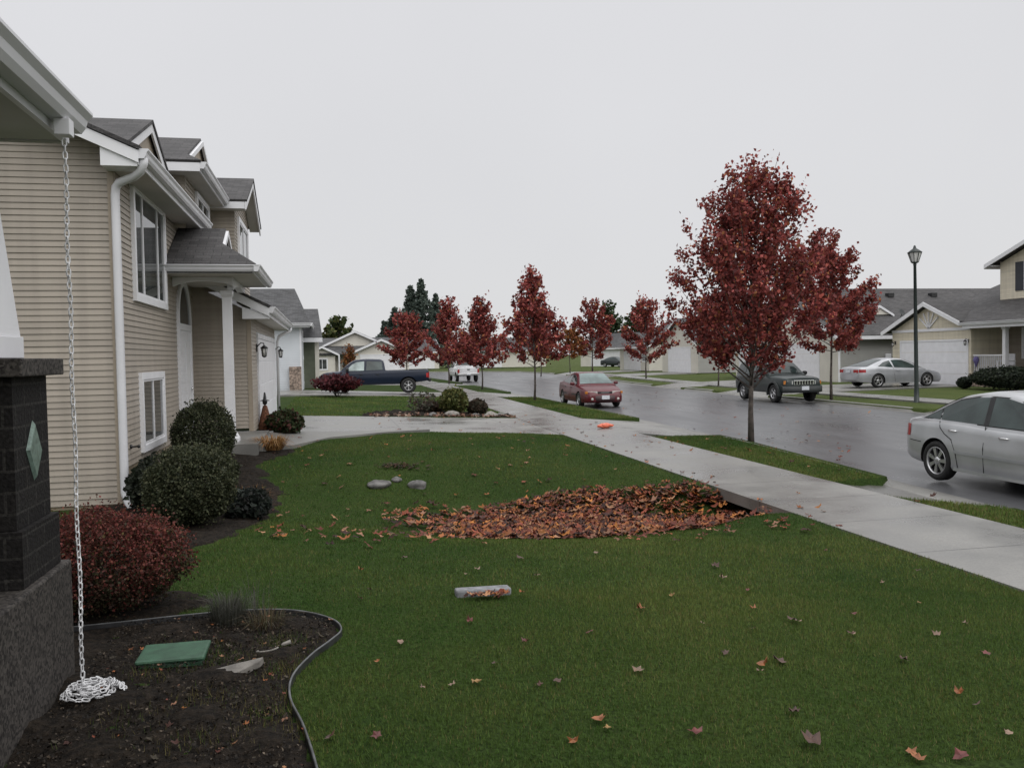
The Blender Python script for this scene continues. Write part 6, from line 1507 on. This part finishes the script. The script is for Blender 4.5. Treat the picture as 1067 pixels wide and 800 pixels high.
# pale blue house next along, behind the garage
bh = thing('pale_blue_house', 'pale blue-grey clapboard house with stone-clad pier and sage entry, next beyond the tan house', 'house', (-3, 50, .4))
BY = 48.2
hpart(wall(bh, (-12, BY), (-1.4, BY), .3, 4.0, M['bluegrey'], .13), bh); hpart(wall(bh, (-1.4, BY), (-1.4, 52.2), .3, 4.0, M['bluegrey'], .13), bh)
hpart(box_part('corner_board', M['white'], bh, -1.48, -1.38, BY-.03, BY-.02, .3, 3.9), bh)
roof_pl(bh, [[(-.9, BY-.5, 4.05), (-12, BY-.5, 4.05), (-12, 52, 6.25), (-1.8, 52, 6.25), (-1.6, 51.2, 5.8)], [(-.9, BY-.5, 4.05), (-.89, 55, 4.05), (-1.8, 52, 6.2), (-1.6, 51.2, 5.8)]], 'shingle_grey')
hpart(gutter(bh, (-12, BY-.5, 4.08), (-.85, BY-.5, 4.08), (0, -1, 0), .16, .14), bh); hpart(gutter(bh, (-.88, BY-.6, 4.08), (-.88, 53, 4.08), (1, 0, 0), .16, .14), bh)
hpart(box_part('eave_soffit', M['white'], bh, -12, -.9, BY-.49, BY-.02, 3.85, 3.9), bh)
roof_pl(bh, [[(-.3, 52.0, 3.4), (-9, 52.0, 3.4), (-9, 57, 5.35), (-.55, 57, 5.35)], [(-.3, 52.0, 3.4), (-.3, 62, 3.4), (-.55, 57, 5.35)]], 'shingle_grey')
boards(bh, [((-9, 51.97, 3.38), (-.28, 51.97, 3.38), (0, -1, 0))], 'fascia', .25)
hpart(wall(bh, (-1.4, 53.0), (-.72, 53.0), .3, 3.3, M['sage'], 3.1), bh)
mb = MB(); frustum(mb, (-.62, 52.6), .12, .4, .12, 3.2); hpart(mb.build('porch_post', M['creamwhite'], bh), bh)
hpart(box_part('stone_pier', M['stoneveneer'], bh, -2.05, -1.42, BY-.28, BY-.035, .2, 1.75), bh)
hpart(box_part('foundation', M['white'], bh, -12, -1.4, BY-.12, BY-.036, .0, .42), bh)
hpart(window(bh, (-1.4, 49.0, 3.1), (0, 1), 1.6, .6, .08, ()), bh)
# ------------------------------------------------------------------ street lamp and the small things
lp = thing('street_lamp', 'tall dark green street lamp with a lantern head on the far strip', 'street lamp', (21.0, 27.75, .14)); lp.rotation_euler = (0, R(-.7), 0)
mb = MB(); mb.lathe([(.13, 0), (.13, .04), (.095, .06), (.085, .5), (.075, .55), (.068, 2.5), (.05, 5.0), (.06, 5.02), (.06, 5.06), (.03, 5.07)], 16); mb.build('pole', M['post_green'], lp)
mb = MB(); mb.lathe([(.06, 5.07), (.13, 5.11), (.135, 5.13), (.05, 5.13)], 8); mb.lathe([(.25, 5.455), (.255, 5.48), (.12, 5.58), (.06, 5.62), (.05, 5.66), (.03, 5.72), (0, 5.74)], 8)
for j in range(8):
    a = 2*math.pi*j/8; mb.bar((.125*math.cos(a), .125*math.sin(a), 5.12), (.235*math.cos(a), .235*math.sin(a), 5.46), .018, .018)
lh = mb.build('lantern_head', M['post_green'], lp); mb = MB(); mb.lathe([(.115, 5.131), (.222, 5.454)], 8, cap=False, smooth=False); mb.build('lamp_glass', M['lampglass'], lh)
zb = float(h_near(-.88, 5.07))+.03
lid = thing('valve_box', 'green plastic valve box lid set in the soil bed', 'valve box', (-.88, 5.07, zb-.016), R(0))
mb = MB(); mb.box(-.18, .18, -.15, .15, .02, .045); o = mb.build('lid', M['greenlid'], lid, bevel=.02); mb = MB(); mb.box(-.165, .165, -.135, .135, -.06, .0195); mb.build('rim', M['greenlid'], lid, bevel=.01)
zb = float(h_near(-.5, 4.72)); mb = MB(); mb.slab([(-.14, -.045, .03), (-.12, .04, .035), (.03, .055, .04), (.06, .035, .05), (.15, .045, .055), (.13, .01, .05), (.05, -.02, .035), (-.02, -.05, .03)], .04)
o = mb.build('stone_slab', M['palestone'], None, bevel=.006); o.location = (-.52, 4.72, zb+.02); o.rotation_euler = (R(6), R(-4), R(4)); tag(o, 'jagged pale flat stone lying in the soil bed', 'stone')
mb = MB(); mb.tube([(.06*math.cos(a), .035*math.sin(a), .02+.006*a) for a in np.linspace(2.6, 6.0, 12)], .005, 6); o = mb.build('plastic_scrap', M['palestone'], None); o.location = (-.37, 4.98, float(h_near(-.37, 4.98))+.02); tag(o, 'curled pale plastic scrap in the soil bed', 'scrap')
mb = MB(); mb.slab([(-.025, -.015, 0), (.03, -.01, .01), (.025, .02, .015), (-.02, .018, 0)], .01); o = mb.build('paper_scrap', M['palestone'], None); o.location = (-.28, 5.14, float(h_near(-.28, 5.14))+.045); tag(o, 'tiny crumpled pale scrap beside the curled one', 'scrap')
# weeds in the bed
rg = np.random.default_rng(77); n = 3600
cx = rg.choice([-.30, -.42, -.25, -.55, -.2, -.7, -.35, -.95, -.3], n)+rg.normal(size=n)*.09; cy = rg.choice([4.95, 4.85, 5.2, 5.05, 4.4, 4.75, 4.2, 5.3, 3.9], n)+rg.normal(size=n)*.07
ok = inpoly(cx, cy, bed_poly); blades('weeds', cx[ok], cy[ok], .06, .004, rg, .012, .55, .75)
n = 9000; x = rg.uniform(-1.3, 0, n); y = rg.uniform(3.3, 5.9, n); ok = poly_dist(x, y, bed_poly) > .04; x, y = x[ok], y[ok]
V, F, cc = leaf_quads(np.stack([x, y, h_near(x, y)+.04], 1), rg.uniform(.004, .013, len(x)), rg, pick_cols(rg, [(.025, .019, .014), (.05, .038, .027), (.012, .010, .008), (.12, .095, .07)], [3, 2, 3, .5], len(x), .3), flat=.3, elong=1.7); tag(fast_mesh('mulch', V, F, M['soil'] if False else M['litter'], cc), kind='stuff')
# concrete block and hollow in the lawn
zb = float(h_near(1.05, 6.18)); mb = MB(); mb.box(-.20, .20, -.065, .065, -.06, .05); o = mb.build('kerb_block', M['blockgrey'], None, bevel=.012); o.location = (1.06, 6.14, zb+.0); o.rotation_euler = (R(-3), R(1), R(1)); tag(o, 'grey concrete block half sunk in the lawn', 'block')
rg = np.random.default_rng(78); n = 34
P = np.stack([1.04+rg.normal(size=n)*.11, 5.99+rg.normal(size=n)*.03, np.zeros(n)], 1); P[:, 2] = h_near(P[:, 0], P[:, 1])+.04
scatter_leaves('block_litter', P, rg.uniform(.04, .08, n), pick_cols(rg, LIT, [2, 2, 3, 2, 4, .5, 3], n, .2), rg)
n = 70; P = np.stack([1.15+rg.normal(size=n)*.2, 14.6+rg.normal(size=n)*.12, np.zeros(n)], 1); P[:, 2] = h_near(P[:, 0], P[:, 1])+.03
scatter_leaves('hollow_litter', P, rg.uniform(.05, .1, n), pick_cols(rg, [(.06, .03, .02), (.1, .05, .03), (.03, .02, .015)], [2, 1, 2], n, .2), rg)
# orange bag on the apron
bm = bmesh.new(); bmesh.ops.create_icosphere(bm, subdivisions=3, radius=1)
for v in bm.verts:
    c = v.co; k = 1+.12*math.sin(c.x*6)*math.cos(c.y*5)+.08*math.sin(c.x*14+c.z*9); v.co = Vector((c.x*.24*k, c.y*.11*k, c.z*.075*k*(1-.4*abs(c.x))))
me = bpy.data.meshes.new('newspaper_bag'); bm.to_mesh(me); bm.free(); me.materials.append(M['orange']); o = bpy.data.objects.new('newspaper_bag', me); C.objects.link(o); o.location = (7.12, 21.75, .25); o.rotation_euler = (0, 0, .2); tag(o, 'orange plastic newspaper bag on the wet concrete by the driveway', 'bag')
# autumn ornament by the garage door
oz = float(drive_z(-1.3)); og = thing('garden_ornament', 'rust-brown cone-shaped autumn ornament standing by the garage door', 'ornament', (-1.42, 20.3, .52))
mb = MB(); mb.lathe([(0, 0), (.14, .01), (.17, .08), (.13, .25), (.09, .42), (.05, .58), (0, .62)], 14); mb.build('straw_body', M['brownfig'], og); mb = MB(); mb.lathe([(0, .60), (.05, .63), (.055, .69), (.03, .74), (0, .75)], 10); mb.lathe([(.11, .70), (.1, .71), (.04, .73), (.02, .88), (0, .9)], 10); mb.build('hat', M['iron'], og)
# hedges before the cream house
for l, x, y, rx, ry, h, sd in (('long dark evergreen hedge before the cream house porch', 28.6, 31.6, .8, 2.3, 1.0, 61), ('small round shrub at the left end of the dark hedge', 28.4, 34.25, .3, .3, .5, 62), ('dark shrub by the white garage doors behind the round maple', 35.5, 96.5, 1.0, 1.0, 1.5, 63)):
    shrub('evergreen_hedge', l, x, y, rx, ry, h, sd, 9000 if ry > 2 else 2200, .075, [(.03, .04, .026), (.045, .055, .034), (.02, .026, .02)], [2, 1, 1], z=.27, inner=.6, cat='hedge')
S = dict(W=1.78, r=.32, axles=(-1.3, 1.3), paint=paint('black_green_paint', (.015, .022, .022), .3, .3), gh=.42, spokes=5, rimf=.64,
    top=[(-2.3, .6), (-2.25, .9), (-2.0, .95), (0, .9), (1.3, .82), (2.1, .66), (2.3, .5)], bot=[(-2.3, .35), (-2, .25), (2.0, .22), (2.3, .3)], wid=[(-2.3, .6), (-2.1, .82), (0, .88), (1.8, .8), (2.3, .55)],
    roof=[(-1.8, .94), (-1, 1.28), (-.3, 1.4), (.2, 1.36), (1.2, .86)], gbase=[(-1.8, .94), (0, .9), (1.2, .83)], wroof=[(-1.8, .6), (1.2, .6)])
c = Car('parked_car', 'distant dark car on the far drive behind the round red maple', 'car', (38.5, 112.5, .3), R(-60), S=S)
c.panel('side_window', [(-1.3, .98), (-.9, 1.24), (-.1, 1.32), (.2, 1.28), (.8, .95)], M['carglass']); c.glass('windscreen', .4, 1.1)
